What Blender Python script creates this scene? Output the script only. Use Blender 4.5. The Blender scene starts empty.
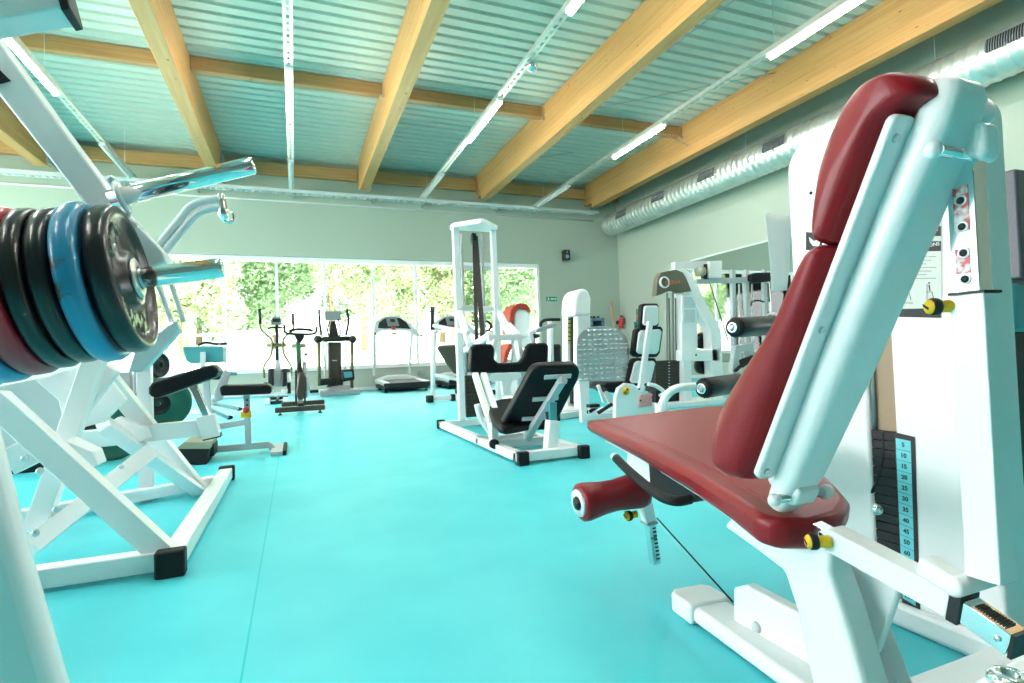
import bpy, bmesh, math, random
from mathutils import Vector, Matrix
from math import sin, cos, pi, radians
random.seed(7)
C = bpy.context.scene.collection
V = Vector
# ---------------------------------------------------------------- camera
F = 548.0
EYE = V((0, 0, .65))
_v1 = V((-217.0, -21.5, -F)); Yc = _v1.normalized()
_s = -.037
_x = (F*F + 21.5*(21.5 + _s*217))/(217 - 21.5*_s)
Xc = V((_x, -(21.5 + _s*(_x + 217)), -F)).normalized()
Zc = Xc.cross(Yc).normalized(); Xc = Yc.cross(Zc).normalized()
cam = bpy.data.cameras.new('camera'); camo = bpy.data.objects.new('camera', cam); C.objects.link(camo)
cam.sensor_width = 36; cam.lens = F/1024*36; cam.clip_start = .02; cam.clip_end = 300
R = Matrix((Xc, Yc, Zc))          # camera -> world
camo.matrix_world = Matrix.Translation(EYE) @ R.to_4x4()
bpy.context.scene.camera = camo

def ray(px, py): return R @ V((px - 512, -(py - 341.5), -F))
def at(px, py, x=None, y=None, z=None):
    """a point of the place seen at that spot of the photograph, on a plane of the room"""
    d = ray(px, py)
    t = (z - EYE.z)/d.z if z is not None else (y/d.y if y is not None else x/d.x)
    return EYE + d*t

# ---------------------------------------------------------------- materials
def hexc(r, g, b): 
    f = lambda c: ((c/255+.055)/1.055)**2.4 if c/255 > .04045 else c/255/12.92
    return (f(r), f(g), f(b), 1)
def mat(name, col, rough=.5, metal=0, spec=.5, coat=0, noise=None, bump=None, emit=None):
    m = bpy.data.materials.new(name); m.use_nodes = True
    nt = m.node_tree; b = nt.nodes['Principled BSDF']
    b.inputs['Base Color'].default_value = col; b.inputs['Roughness'].default_value = rough
    b.inputs['Metallic'].default_value = metal; b.inputs['Specular IOR Level'].default_value = spec
    b.inputs['Coat Weight'].default_value = coat; b.inputs['Coat Roughness'].default_value = .12
    if emit:
        b.inputs['Emission Color'].default_value = emit[0]; b.inputs['Emission Strength'].default_value = emit[1]
    tc = None
    if noise or bump:
        tc = nt.nodes.new('ShaderNodeTexCoord')
    if noise:   # (scale, other colour, low, high)
        n = nt.nodes.new('ShaderNodeTexNoise'); n.inputs['Scale'].default_value = noise[0]; n.inputs['Detail'].default_value = 4
        nt.links.new(tc.outputs['Object'], n.inputs['Vector'])
        r = nt.nodes.new('ShaderNodeValToRGB'); r.color_ramp.elements[0].position = noise[2]; r.color_ramp.elements[1].position = noise[3]
        r.color_ramp.elements[0].color = noise[1]; r.color_ramp.elements[1].color = col
        nt.links.new(n.outputs['Fac'], r.inputs['Fac']); nt.links.new(r.outputs['Color'], b.inputs['Base Color'])
    if bump:    # (scale, strength, distance)
        n = nt.nodes.new('ShaderNodeTexNoise'); n.inputs['Scale'].default_value = bump[0]; n.inputs['Detail'].default_value = 3
        nt.links.new(tc.outputs['Object'], n.inputs['Vector'])
        bp = nt.nodes.new('ShaderNodeBump'); bp.inputs['Strength'].default_value = bump[1]; bp.inputs['Distance'].default_value = bump[2]
        nt.links.new(n.outputs['Fac'], bp.inputs['Height']); nt.links.new(bp.outputs['Normal'], b.inputs['Normal'])
    return m

WHITE = mat('white_powder_coat', (.86, .87, .87, 1), .32, coat=.25)
PALE = mat('pale_grey_powder_coat', (.62, .66, .68, 1), .35, coat=.2)
GREYM = mat('grey_powder_coat', (.32, .36, .38, 1), .4)
DARK = mat('dark_plastic', (.010, .011, .013, 1), .45, spec=.35)
RUBBER = mat('black_rubber', (.010, .010, .012, 1), .6, spec=.3, bump=(400, .15, .001))
VINYLB = mat('black_vinyl', (.006, .006, .008, 1), .38, spec=.25, bump=(160, .2, .001))
RED = mat('dark_red_vinyl', (.25, .006, .012, 1), .34, spec=.35, bump=(190, .28, .0012))
REDSTITCH = mat('pale_red_thread', (.38, .05, .06, 1), .7)
CHROME = mat('chrome', (.82, .84, .85, 1), .09, metal=1)
STEEL = mat('brushed_steel', (.62, .64, .65, 1), .28, metal=1)
GALV = mat('galvanised_steel', (.78, .81, .77, 1), .36, metal=.8, noise=(7, (.62, .67, .65, 1), .35, .65))
YELLOW = mat('yellow_plastic', (.90, .52, .01, 1), .35)
TEALV = mat('teal_vinyl', (.06, .30, .33, 1), .45)
GREENR = mat('dark_green_rubber', (.005, .12, .085, 1), .5)
BLUEPL = mat('worn_blue_enamel', (.02, .24, .42, 1), .35, coat=.3, noise=(16, (.07, .05, .045, 1), .36, .42), bump=(60, .2, .002))
BLUEPL2 = mat('blue_enamel', (.01, .26, .38, 1), .35, coat=.3, bump=(60, .2, .002))
REDPL = mat('red_enamel', (.50, .02, .035, 1), .38, coat=.2, bump=(60, .25, .002))
BLACKPL = mat('chipped_black_enamel', (.007, .008, .010, 1), .28, coat=.15, noise=(26, (.12, .075, .055, 1), .30, .35), bump=(50, .35, .003))
IRON = mat('bare_cast_iron', (.55, .53, .50, 1), .3, metal=.9, bump=(60, .3, .002))
OLIVEP = mat('worn_olive_tread', (.34, .33, .24, 1), .7)
PAPER = mat('white_paper', (.85, .86, .87, 1), .8)
REDP = mat('red_plastic', (.6, .03, .03, 1), .35)
GREENP = mat('green_sign', (.0, .28, .16, 1), .5)
PINK = mat('pink_sticker', (.75, .33, .32, 1), .5)
COWL = mat('olive_brown_cowling', (.13, .12, .08, 1), .5)
ORANGE = mat('orange_print', (.75, .22, .10, 1), .5)
WOODP = mat('plain_timber', (.45, .32, .2, 1), .6)
BRONZE = mat('brown_inner_panel', (.33, .24, .15, 1), .5)
SCREEN = mat('grey_screen', (.22, .25, .25, 1), .25)
AQUA = mat('chart_aqua', (.22, .62, .68, 1), .4)
INK = mat('black_ink', (.02, .02, .02, 1), .6)
LIMEY = mat('yellow_green_guard', (.45, .48, .05, 1), .5)

def wood():
    m = bpy.data.materials.new('glulam_spruce'); m.use_nodes = True; nt = m.node_tree; b = nt.nodes['Principled BSDF']
    tc = nt.nodes.new('ShaderNodeTexCoord'); mp = nt.nodes.new('ShaderNodeMapping'); mp.inputs['Scale'].default_value = (9, .5, 22)
    n = nt.nodes.new('ShaderNodeTexNoise'); n.inputs['Scale'].default_value = 1.6; n.inputs['Detail'].default_value = 6; n.inputs['Roughness'].default_value = .6
    nt.links.new(tc.outputs['Object'], mp.inputs['Vector']); nt.links.new(mp.outputs[0], n.inputs['Vector'])
    r = nt.nodes.new('ShaderNodeValToRGB'); e = r.color_ramp.elements
    e[0].position = .3; e[0].color = (.52, .25, .075, 1); e[1].position = .7; e[1].color = (.68, .38, .14, 1)
    nt.links.new(n.outputs['Fac'], r.inputs['Fac'])
    vo = nt.nodes.new('ShaderNodeTexVoronoi'); vo.inputs['Scale'].default_value = 1.0
    mp2 = nt.nodes.new('ShaderNodeMapping'); mp2.inputs['Scale'].default_value = (5, 3.2, 9)
    nt.links.new(tc.outputs['Object'], mp2.inputs['Vector']); nt.links.new(mp2.outputs[0], vo.inputs['Vector'])
    rr = nt.nodes.new('ShaderNodeValToRGB'); rr.color_ramp.elements[0].position = .03; rr.color_ramp.elements[0].color = (.35, .14, .05, 1)
    rr.color_ramp.elements[1].position = .10; rr.color_ramp.elements[1].color = (1, 1, 1, 1)
    nt.links.new(vo.outputs['Distance'], rr.inputs['Fac'])
    # laminations 45 mm thick
    sx = nt.nodes.new('ShaderNodeSeparateXYZ'); nt.links.new(tc.outputs['Object'], sx.inputs[0])
    mm = nt.nodes.new('ShaderNodeMath'); mm.operation = 'PINGPONG'; mm.inputs[1].default_value = .05; nt.links.new(sx.outputs['Z'], mm.inputs[0])
    m2 = nt.nodes.new('ShaderNodeMath'); m2.operation = 'LESS_THAN'; m2.inputs[1].default_value = .0015; nt.links.new(mm.outputs[0], m2.inputs[0])
    m3 = nt.nodes.new('ShaderNodeMath'); m3.operation = 'MULTIPLY_ADD'; m3.inputs[1].default_value = -.22; m3.inputs[2].default_value = 1; nt.links.new(m2.outputs[0], m3.inputs[0])
    mx = nt.nodes.new('ShaderNodeMix'); mx.data_type = 'RGBA'; mx.blend_type = 'MULTIPLY'; mx.inputs[0].default_value = 1
    nt.links.new(r.outputs['Color'], mx.inputs[6]); nt.links.new(rr.outputs['Color'], mx.inputs[7])
    mx2 = nt.nodes.new('ShaderNodeMix'); mx2.data_type = 'RGBA'; mx2.blend_type = 'MULTIPLY'; mx2.inputs[0].default_value = 1
    nt.links.new(mx.outputs[2], mx2.inputs[6]); nt.links.new(m3.outputs[0], mx2.inputs[7])
    nt.links.new(mx2.outputs[2], b.inputs['Base Color']); b.inputs['Roughness'].default_value = .55
    return m
WOOD = wood()

def floor_mat():
    m = bpy.data.materials.new('turquoise_sheet_vinyl'); m.use_nodes = True; nt = m.node_tree; b = nt.nodes['Principled BSDF']
    tc = nt.nodes.new('ShaderNodeTexCoord'); n = nt.nodes.new('ShaderNodeTexNoise'); n.inputs['Scale'].default_value = 3
    nt.links.new(tc.outputs['Object'], n.inputs['Vector'])
    r = nt.nodes.new('ShaderNodeValToRGB'); r.color_ramp.elements[0].color = FLOOR_A; r.color_ramp.elements[1].color = FLOOR_B
    r.color_ramp.elements[0].position = .35; r.color_ramp.elements[1].position = .65
    nt.links.new(n.outputs['Fac'], r.inputs['Fac'])
    sx = nt.nodes.new('ShaderNodeSeparateXYZ'); nt.links.new(tc.outputs['Object'], sx.inputs[0])
    ad = nt.nodes.new('ShaderNodeMath'); ad.operation = 'ADD'; ad.inputs[1].default_value = 20.12; nt.links.new(sx.outputs['X'], ad.inputs[0])
    pp = nt.nodes.new('ShaderNodeMath'); pp.operation = 'PINGPONG'; pp.inputs[1].default_value = 1.0; nt.links.new(ad.outputs[0], pp.inputs[0])
    lt = nt.nodes.new('ShaderNodeMath'); lt.operation = 'LESS_THAN'; lt.inputs[1].default_value = .0025; nt.links.new(pp.outputs[0], lt.inputs[0])
    mx = nt.nodes.new('ShaderNodeMix'); mx.data_type = 'RGBA'; nt.links.new(lt.outputs[0], mx.inputs[0])
    nt.links.new(r.outputs['Color'], mx.inputs[6]); mx.inputs[7].default_value = (.0, .50, .55, 1)
    nt.links.new(mx.outputs[2], b.inputs['Base Color'])
    b.inputs['Roughness'].default_value = .42; b.inputs['Specular IOR Level'].default_value = .35
    n2 = nt.nodes.new('ShaderNodeTexNoise'); n2.inputs['Scale'].default_value = 1.1; nt.links.new(tc.outputs['Object'], n2.inputs['Vector'])
    bp = nt.nodes.new('ShaderNodeBump'); bp.inputs['Strength'].default_value = .12; bp.inputs['Distance'].default_value = .02
    nt.links.new(n2.outputs['Fac'], bp.inputs['Height']); nt.links.new(bp.outputs['Normal'], b.inputs['Normal'])
    return m
FLOOR_A = (.07, .58, .66, 1); FLOOR_B = (.09, .64, .71, 1)
FLOORM = floor_mat()
WALL = mat('sage_wall_paint', (.40, .46, .39, 1), .85, bump=(120, .08, .002))
WALLUP = mat('upper_wall_boarding', (.60, .66, .63, 1), .85)
DECKM = mat('roof_deck_steel', (.50, .59, .53, 1), .45)
TREADP = mat('chequer_aluminium', (.62, .62, .64, 1), .35, metal=.75)

def glassm():
    m = bpy.data.materials.new('window_glass'); m.use_nodes = True; nt = m.node_tree
    nt.nodes.remove(nt.nodes['Principled BSDF']); out = nt.nodes['Material Output']
    t = nt.nodes.new('ShaderNodeBsdfTransparent'); t.inputs[0].default_value = (.93, .98, .95, 1)
    g = nt.nodes.new('ShaderNodeBsdfGlossy'); g.inputs['Roughness'].default_value = .02
    fr = nt.nodes.new('ShaderNodeFresnel'); fr.inputs[0].default_value = 1.45
    mx = nt.nodes.new('ShaderNodeMixShader'); nt.links.new(fr.outputs[0], mx.inputs[0]); nt.links.new(t.outputs[0], mx.inputs[1]); nt.links.new(g.outputs[0], mx.inputs[2])
    nt.links.new(mx.outputs[0], out.inputs[0]); return m
GLASS = glassm()
def mirrorm():
    return mat('mirror_glass', (.85, .9, .88, 1), .02, metal=1)
MIRROR = mirrorm()
LED = mat('lit_tube', (1, 1, 1, 1), .5, emit=((1, .98, .93, 1), 30))

# ---------------------------------------------------------------- mesh building
class MB:
    def __init__(s): s.bm = bmesh.new()
    def _faces(s, vs, fs, sm=False):
        v = [s.bm.verts.new(p) for p in vs]
        for f in fs:
            try:
                q = s.bm.faces.new([v[i] for i in f]); q.smooth = sm
            except ValueError: pass
        return s
    def box(s, lo, hi):
        (a, b, c), (d, e, f) = lo, hi
        return s._faces([(a,b,c),(d,b,c),(d,e,c),(a,e,c),(a,b,f),(d,b,f),(d,e,f),(a,e,f)],
                        [(0,3,2,1),(4,5,6,7),(0,1,5,4),(1,2,6,5),(2,3,7,6),(3,0,4,7)])
    def bar(s, p, q, w, h, up=(0,0,1), ext=0):
        """rectangular bar from p to q; w across, h along 'up'"""
        p, q = V(p), V(q); d = (q-p).normalized(); p = p - d*ext; q = q + d*ext
        u = V(up); x = d.cross(u)
        if x.length < 1e-4: x = d.cross(V((0,1,0)))
        x.normalize(); u = x.cross(d).normalized()
        x *= w/2; u *= h/2
        return s._faces([p-x-u, p+x-u, p+x+u, p-x+u, q-x-u, q+x-u, q+x+u, q-x+u],
                        [(0,1,2,3),(7,6,5,4),(0,4,5,1),(1,5,6,2),(2,6,7,3),(3,7,4,0)])
    def tube(s, pts, r, n=14, caps=True, radii=None):
        pts = [V(p) for p in pts]; rings = []; ref = None
        for i, p in enumerate(pts):
            a = pts[max(i-1, 0)]; b = pts[min(i+1, len(pts)-1)]; d = (b-a).normalized()
            if ref is None:
                ref = d.cross(V((0,0,1)))
                if ref.length < .05: ref = d.cross(V((0,1,0)))
            ref = (ref - d*ref.dot(d)).normalized(); k = d.cross(ref)
            rr = radii[i] if radii else r
            rings.append([s.bm.verts.new(p + (ref*cos(2*pi*j/n) + k*sin(2*pi*j/n))*rr) for j in range(n)])
        for A, B in zip(rings, rings[1:]):
            for j in range(n):
                f = s.bm.faces.new((A[j], A[(j+1)%n], B[(j+1)%n], B[j])); f.smooth = True
        if caps:
            s.bm.faces.new(rings[0][::-1]); s.bm.faces.new(rings[-1])
        return s
    def lathe(s, c, axis, prof, n=32, sm=True):
        """prof: (distance along axis, radius)"""
        c = V(c); ax = V(axis).normalized(); u = ax.orthogonal().normalized(); w = ax.cross(u); rings = []
        for t, r in prof:
            if r < 1e-6: rings.append([s.bm.verts.new(c + ax*t)])
            else: rings.append([s.bm.verts.new(c + ax*t + (u*cos(2*pi*j/n) + w*sin(2*pi*j/n))*r) for j in range(n)])
        for A, B in zip(rings, rings[1:]):
            for j in range(n):
                a = A[j % len(A)]; b = A[(j+1) % len(A)]; c2 = B[(j+1) % len(B)]; d = B[j % len(B)]
                vs = []
                for v in (a, b, c2, d):
                    if v not in vs: vs.append(v)
                if len(vs) > 2:
                    f = s.bm.faces.new(vs); f.smooth = sm
        return s
    def prism(s, pts, vec):
        """closed outline pts pushed along vec"""
        pts = [V(p) for p in pts]; vec = V(vec); n = len(pts)
        a = [s.bm.verts.new(p) for p in pts]; b = [s.bm.verts.new(p+vec) for p in pts]
        s.bm.faces.new(a[::-1]); s.bm.faces.new(b)
        for j in range(n): s.bm.faces.new((a[j], a[(j+1)%n], b[(j+1)%n], b[j]))
        return s
    def ball(s, c, r, sc=(1,1,1)):
        m = Matrix.Translation(V(c)) @ Matrix.Diagonal((r*sc[0], r*sc[1], r*sc[2], 1))
        o = bmesh.ops.create_uvsphere(s.bm, u_segments=16, v_segments=10, radius=1, matrix=m)
        for v in o['verts']:
            for f in v.link_faces: f.smooth = True
        return s
    def build(s, name, m, parent=None, bevel=0, seg=2, origin=None, smooth=False, subsurf=0):
        bmesh.ops.recalc_face_normals(s.bm, faces=s.bm.faces[:])
        if parent is not None: o0 = ROOT[parent.name]
        elif origin is not None: o0 = V(origin)
        else:
            xs = [v.co for v in s.bm.verts]
            o0 = V(((min(v.x for v in xs)+max(v.x for v in xs))/2, (min(v.y for v in xs)+max(v.y for v in xs))/2, min(v.z for v in xs)))
        for v in s.bm.verts: v.co -= o0
        me = bpy.data.meshes.new(name); s.bm.to_mesh(me); s.bm.free(); me.materials.append(m)
        o = bpy.data.objects.new(name, me); C.objects.link(o)
        if parent is not None: o.parent = parent
        else: o.location = o0
        ROOT[o.name] = o0
        if bevel:
            md = o.modifiers.new('bevel', 'BEVEL'); md.width = bevel; md.segments = seg; md.limit_method = 'ANGLE'; md.angle_limit = radians(35); md.harden_normals = False
            if smooth or seg > 1:
                for p in me.polygons: p.use_smooth = True
                try: me.set_sharp_from_angle(angle=radians(40))
                except Exception: pass
        if subsurf:
            md = o.modifiers.new('sub', 'SUBSURF'); md.levels = subsurf; md.render_levels = subsurf
            for p in me.polygons: p.use_smooth = True
        return o
ROOT = {}
def tag(o, label, cat, group=None):
    o['label'] = label; o['category'] = cat
    if group: o['group'] = group
    return o
def thing(name, loc, label, cat, group=None):
    o = bpy.data.objects.new(name, None); o.empty_display_size = .1; C.objects.link(o)
    o.location = V(loc); ROOT[o.name] = V(loc); return tag(o, label, cat, group)
def struct(o): o['kind'] = 'structure'; return o
def shell(name, loc=(0,0,0)):
    o = bpy.data.objects.new(name, None); C.objects.link(o); o.location = V(loc); ROOT[o.name] = V(loc); o['kind'] = 'structure'; return o
def arc(c, r, a0, a1, n, u, w):
    c, u, w = V(c), V(u), V(w)
    return [c + u*(r*cos(radians(a0+(a1-a0)*i/n))) + w*(r*sin(radians(a0+(a1-a0)*i/n))) for i in range(n+1)]
def rrect(w, h, r, n=5):
    """rounded rectangle outline in 2-D, centred; r may be four radii (tr, tl, bl, br)"""
    rs = r if isinstance(r, (tuple, list)) else (r,)*4; out = []
    for (sx, sy, a), q in zip(((1,1,0),(-1,1,90),(-1,-1,180),(1,-1,270)), rs):
        cx, cy = sx*(w/2-q), sy*(h/2-q)
        for i in range(n+1):
            t = radians(a + 90*i/n); out.append((cx+q*cos(t), cy+q*sin(t)))
    return out
def plane_pts(pts2, c, u, w):
    c, u, w = V(c), V(u), V(w); return [c + u*a + w*b for a, b in pts2]
def smooth_path(pts, k=6):
    """Catmull-Rom through pts"""
    pts = [V(p) for p in pts]; P = [pts[0]*2-pts[1]] + pts + [pts[-1]*2-pts[-2]]; out = []
    for i in range(1, len(P)-2):
        a, b, c, d = P[i-1:i+3]
        for j in range(k):
            t = j/k
            out.append(.5*((2*b) + (c-a)*t + (2*a-5*b+4*c-d)*t*t + (3*b-a-3*c+d)*t**3))
    out.append(pts[-1]); return out
def text(name, s, size, m, parent, c, u, w, ext=.0006, align='CENTER', bold=.0):
    """flat lettering as mesh: c centre, u reading direction, w up"""
    cu = bpy.data.curves.new(name, 'FONT'); cu.body = s; cu.size = size; cu.extrude = ext; cu.align_x = align; cu.align_y = 'CENTER'; cu.offset = bold
    cu.resolution_u = 3
    t = bpy.data.objects.new(name+'_c', cu); C.objects.link(t)
    dg = bpy.context.evaluated_depsgraph_get(); me = bpy.data.meshes.new_from_object(t.evaluated_get(dg))
    bpy.data.objects.remove(t)
    u, w = V(u).normalized(), V(w).normalized(); n = u.cross(w).normalized(); w = n.cross(u)
    M4 = Matrix((u, w, n)).transposed().to_4x4(); M4.translation = V(c) - ROOT[parent.name]
    me.transform(M4); me.materials.clear(); me.materials.append(m)
    o = bpy.data.objects.new(name, me); C.objects.link(o); o.parent = parent; ROOT[o.name] = ROOT[parent.name]
    return o
def knurl_bolt(mb, c, ax, r, t):
    mb.lathe(c, ax, [(0, 0), (0, r), (t*.7, r), (t, r*.7), (t, 0)], 12); return mb

# ---------------------------------------------------------------- the room
XL, XR, YB, YF, ZD = -7.0, 8.04, 12.4, -4.0, 4.97
struct(MB().box((XL, YF, -.1), (XR, YB, 0)).build('floor', FLOORM, origin=(0,0,0)))
W0, W1, S0, S1 = -3.35, 5.72, .5, 2.9          # the long window
b = MB()
b.box((XL, YB, 0), (XR, YB+.25, S0)); b.box((XL, YB, S1), (XR, YB+.25, 5.3)); b.box((XL, YB, S0), (W0, YB+.25, S1)); b.box((W1, YB, S0), (XR, YB+.25, S1))
struct(b.build('wall_back', WALL))
struct(MB().box((XR, YF, 0), (XR+.25, YB+.25, 5.3)).build('wall_right', WALL))
# the left wall carries large window openings like the back one
b = MB(); b.box((XL-.25, YF, 0), (XL, YB+.25, .5)); b.box((XL-.25, YF, 3.6), (XL, YB+.25, 5.3))
for y0, y1 in ((YF, 1.0), (4.4, 4.8), (8.2, 8.6), (YB-.1, YB+.25)): b.box((XL-.25, y0, .5), (XL, y1, 3.6))
struct(b.build('wall_left', WALL))
b = MB(); b.box((XL, YF-.25, 0), (XR, YF, 5.3))
struct(b.build('wall_front', mat('darkened_unseen_wall', (.14, .20, .20, 1), .85)))  # unseen wall, colour made dark to send less light onto rear-facing sides
struct(MB().box((XL, YB-.012, 0), (XR, YB, .07)).build('baseboard_back', PALE))
struct(MB().box((XR-.012, YF, 0), (XR, YB-.012, .07)).build('baseboard_right', PALE))
struct(MB().box((W0-.02, YB-.05, S0-.03), (W1+.02, YB+.1, S0)).build('trim_1', WHITE))
# window bays, each with its frame and one pane
xs = [W0, -2.3, -1.31, -.316, .634, 1.665, 2.627, 3.62, 4.65, W1]
for i in range(9):
    x0, x1 = xs[i], xs[i+1]; w = shell('window_%d' % (i+1), ((x0+x1)/2, YB+.12, S0))
    b = MB(); t = .028
    b.box((x0, YB+.08, S0), (x0+t, YB+.15, S1)); b.box((x1-t, YB+.08, S0), (x1, YB+.15, S1))
    b.box((x0+t, YB+.08, S0), (x1-t, YB+.15, S0+.05)); b.box((x0+t, YB+.08, S1-.1), (x1-t, YB+.15, S1))
    b.build('window_frame', WHITE, w)
    MB().box((x0+t, YB+.112, S0+.05), (x1-t, YB+.118, S1-.1)).build('pane', GLASS, w)

# roof deck: trapezoidal steel sheet, ribs running across the room
b = MB(); per = .2085; y = YF - .2; prof = []
while y < YB + .1:
    prof += [(y, ZD), (y+.135, ZD), (y+.155, ZD+.045), (y+.188, ZD+.045)]; y += per
vt = [b.bm.verts.new((XL-.2, q[0], q[1])) for q in prof]; vu = [b.bm.verts.new((XR+.2, q[0], q[1])) for q in prof]
for i in range(len(prof)-1): b.bm.faces.new((vt[i], vt[i+1], vu[i+1], vu[i]))
struct(b.build('ceiling', DECKM))
struct(MB().box((XL-.3, YF-.3, ZD+.12), (XR+.3, YB+.3, ZD+.3)).build('roof_slab', PALE))

# glulam beams
for k, x0 in enumerate((-7.02, -4.2, -1.45, 1.38, 4.12, 7.05)):
    x0 = max(x0, XL+.01)
    lab = ['glulam beam along the left side wall', 'glulam beam end behind the white slanted upright at the upper left',
           'glulam roof beam left of the light tray that runs straight at the viewer', 'glulam roof beam standing over the treadmill',
           'broad glulam roof beam, second from the right', 'rightmost glulam roof beam, nearest the round duct'][k]
    if k == 0: continue
    t = thing('roof_beam', (x0+.1, 11.9, 4.3), lab, 'beam', 'glulam roof beams')
    MB().box((x0, YF+.02, 4.3), (x0+.2, 11.98, ZD-.005)).build('beam', WOOD, t, bevel=.008, seg=1)
    MB().box((x0+.02, 11.98, 4.42), (x0+.18, YB-.01, ZD-.01)).build('beam_end_block', WOOD, t, bevel=.005, seg=1)
    MB().box((x0+.205, 11.9, 4.36), (x0+.24, YB-.01, 4.8)).build('steel_shoe', GREYM, t)
    # hangers carrying the purlin
    MB().box((x0-.012, 8.47, 4.72), (x0-.001, 8.5, 4.9)).box((x0-.06, 8.45, 4.70), (x0-.001, 8.52, 4.735)).build('joist_hanger', STEEL, t)
def purlin(y, x0, x1, z, lab, zt=ZD-.01):
    tag(MB().box((x0, y, z), (x1, y+.12, zt)).build('purlin', WOODX, bevel=.004, seg=1), lab, 'timber beam', 'cross timbers under the roof deck')
WOODX = WOOD.copy(); WOODX.name = 'spruce_cross_timber'
for n in WOODX.node_tree.nodes:
    if n.type == 'MAPPING':
        s = n.inputs['Scale'].default_value; n.inputs['Scale'].default_value = (s[1], s[0], s[2])
    if n.type == 'VALTORGB' and n.color_ramp.elements[1].position > .5:
        n.color_ramp.elements[0].color = (.42, .20, .07, 1); n.color_ramp.elements[1].color = (.60, .34, .14, 1)
bx = [-6.99, -4.2, -1.45, 1.38, 4.12, 7.05, XR]
names = ['leftmost, behind the white slanted upright', 'left of the first long beam', 'crossing above the centre light tray', 'crossing the bay over the tall white tower', 'left of the beam nearest the duct', 'short one above the round duct']
for i in range(6):
    x0 = bx[i] + (.21 if i else 0); x1 = bx[i+1]-.005
    purlin(8.55, x0, x1, 4.77, 'mid-roof cross timber, ' + names[i])
    purlin(12.26, x0, x1, 4.58, 'back wall cross timber, ' + names[i], 4.83)

# light trays: perforated channel carrying batten lights
def tray(x, lab):
    t = thing('cable_tray', (x, 6, 4.2), lab, 'cable tray', 'ceiling cable trays')
    b = MB(); z = 4.25
    b.box((x-.05, YF+.1, z), (x-.044, 12.15, z+.05)); b.box((x+.044, YF+.1, z), (x+.05, 12.15, z+.05))
    y = YF+.1
    while y < 12.1:      # slotted bottom
        b.box((x-.044, y, z), (x+.044, y+.05, z+.004)); b.box((x-.044, y+.05, z), (x-.018, y+.12, z+.004)); b.box((x+.018, y+.05, z), (x+.044, y+.12, z+.004)); y += .12
    b.build('channel', GALV, t)
    for y in (-1.5, 1.6, 4.9, 8.2, 11.6):
        MB().tube([(x, y, z+.05), (x, y, ZD)], .004, 6).build('hanger_rod', STEEL, t)
    return t
for x, l in ((-2.75, 'perforated light tray farthest left, behind the white upright'), (.02, 'perforated light tray pointing straight at the viewer'),
             (2.76, 'perforated light tray over the tall white tower'), (5.53, 'perforated light tray running beside the beam nearest the duct')):
    tray(x, l)
    for k, (y0, y1) in enumerate(((-3.4, -1.9), (.25, 1.75), (3.5, 5.0), (7.05, 8.55), (10.3, 11.95))):
        if k == 0: continue
        lit = k < 4
        where = ['behind the viewer', 'overhead', 'at the top edge of the photo', 'in the middle of the tray', 'far end near the back wall'][k]
        tn = {-2.75: 'leftmost tray', .02: 'centre tray', 2.76: 'tray over the tall tower', 5.53: 'tray beside the rightmost beam'}[x]
        t = thing('batten_light', (x, (y0+y1)/2, 4.16), ('lit' if lit else 'unlit grey') + ' batten light, ' + where + ', ' + tn, 'light', 'batten lights under the trays')
        MB().box((x-.045, y0, 4.2), (x+.045, y1, 4.245)).build('housing', WHITE if lit else PALE, t, bevel=.004, seg=1)
        MB().box((x-.022, y0+.03, 4.165), (x+.022, y1-.03, 4.199)).build('tube', LED if lit else PALE, t, bevel=.01, seg=2)
t = thing('ceiling_sensor', (2.8, 6.02, 4.16), 'small clear domed fitting on the light tray over the tower', 'sensor')
MB().lathe((2.82, 6.1, 4.24), (0,0,-1), [(0,0),(0,.07),(.03,.075),(.07,.055),(.09,0)], 20).build('dome', CHROME, t)
# wall tray
t = thing('cable_tray', (0, 12.1, 4.15), 'wide bright cable tray crossing the full width of the back wall', 'cable tray')
b = MB(); b.box((XL+.02, 12.02, 4.155), (7.28, 12.03, 4.225)); b.box((XL+.02, 12.19, 4.155), (7.28, 12.2, 4.225))
x = XL+.02
while x < 7.2: b.box((x, 12.03, 4.157), (x+.05, 12.19, 4.165)); x += .11
b.build('ladder', PALE, t)
for x in (-5.6, -2.9, -1.7, .05, 1.7, 2.8, 4.6, 5.6): MB().bar((x, 12.03, 4.138), (x, YB-.002, 4.138), .03, .03).build('bracket', STEEL, t)
tag(MB().tube([(-6.9, 12.381, 4.06), (7.3, 12.381, 4.06)], .018).build('conduit_pipe', PALE), 'thin pale conduit under the wall cable tray', 'pipe')
# roof bracing rods
for p, q, l in (((4.35, 8.5, 4.8), (7.0, 6.2, 4.85), 'thin bracing rod crossing the roof bay left of the rightmost beam'),
                ((6.2, 8.4, 4.8), (7.04, 8.3, 4.5), 'short thin bracing rod meeting the rightmost beam at the cross timber'),
                ((4.35, 11.0, 4.85), (5.6, 10.2, 4.9), 'thin bright bracing rod near the far end of the broad beam'),
                ((5.2, 4.2, 4.9), (5.0, 6.6, 4.9), 'thin rod hanging in the roof bay at the top edge')):
    tag(MB().tube([p, q], .006, 6).build('bracing_rod', GREYM), l, 'rod', 'thin roof rods')

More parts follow.
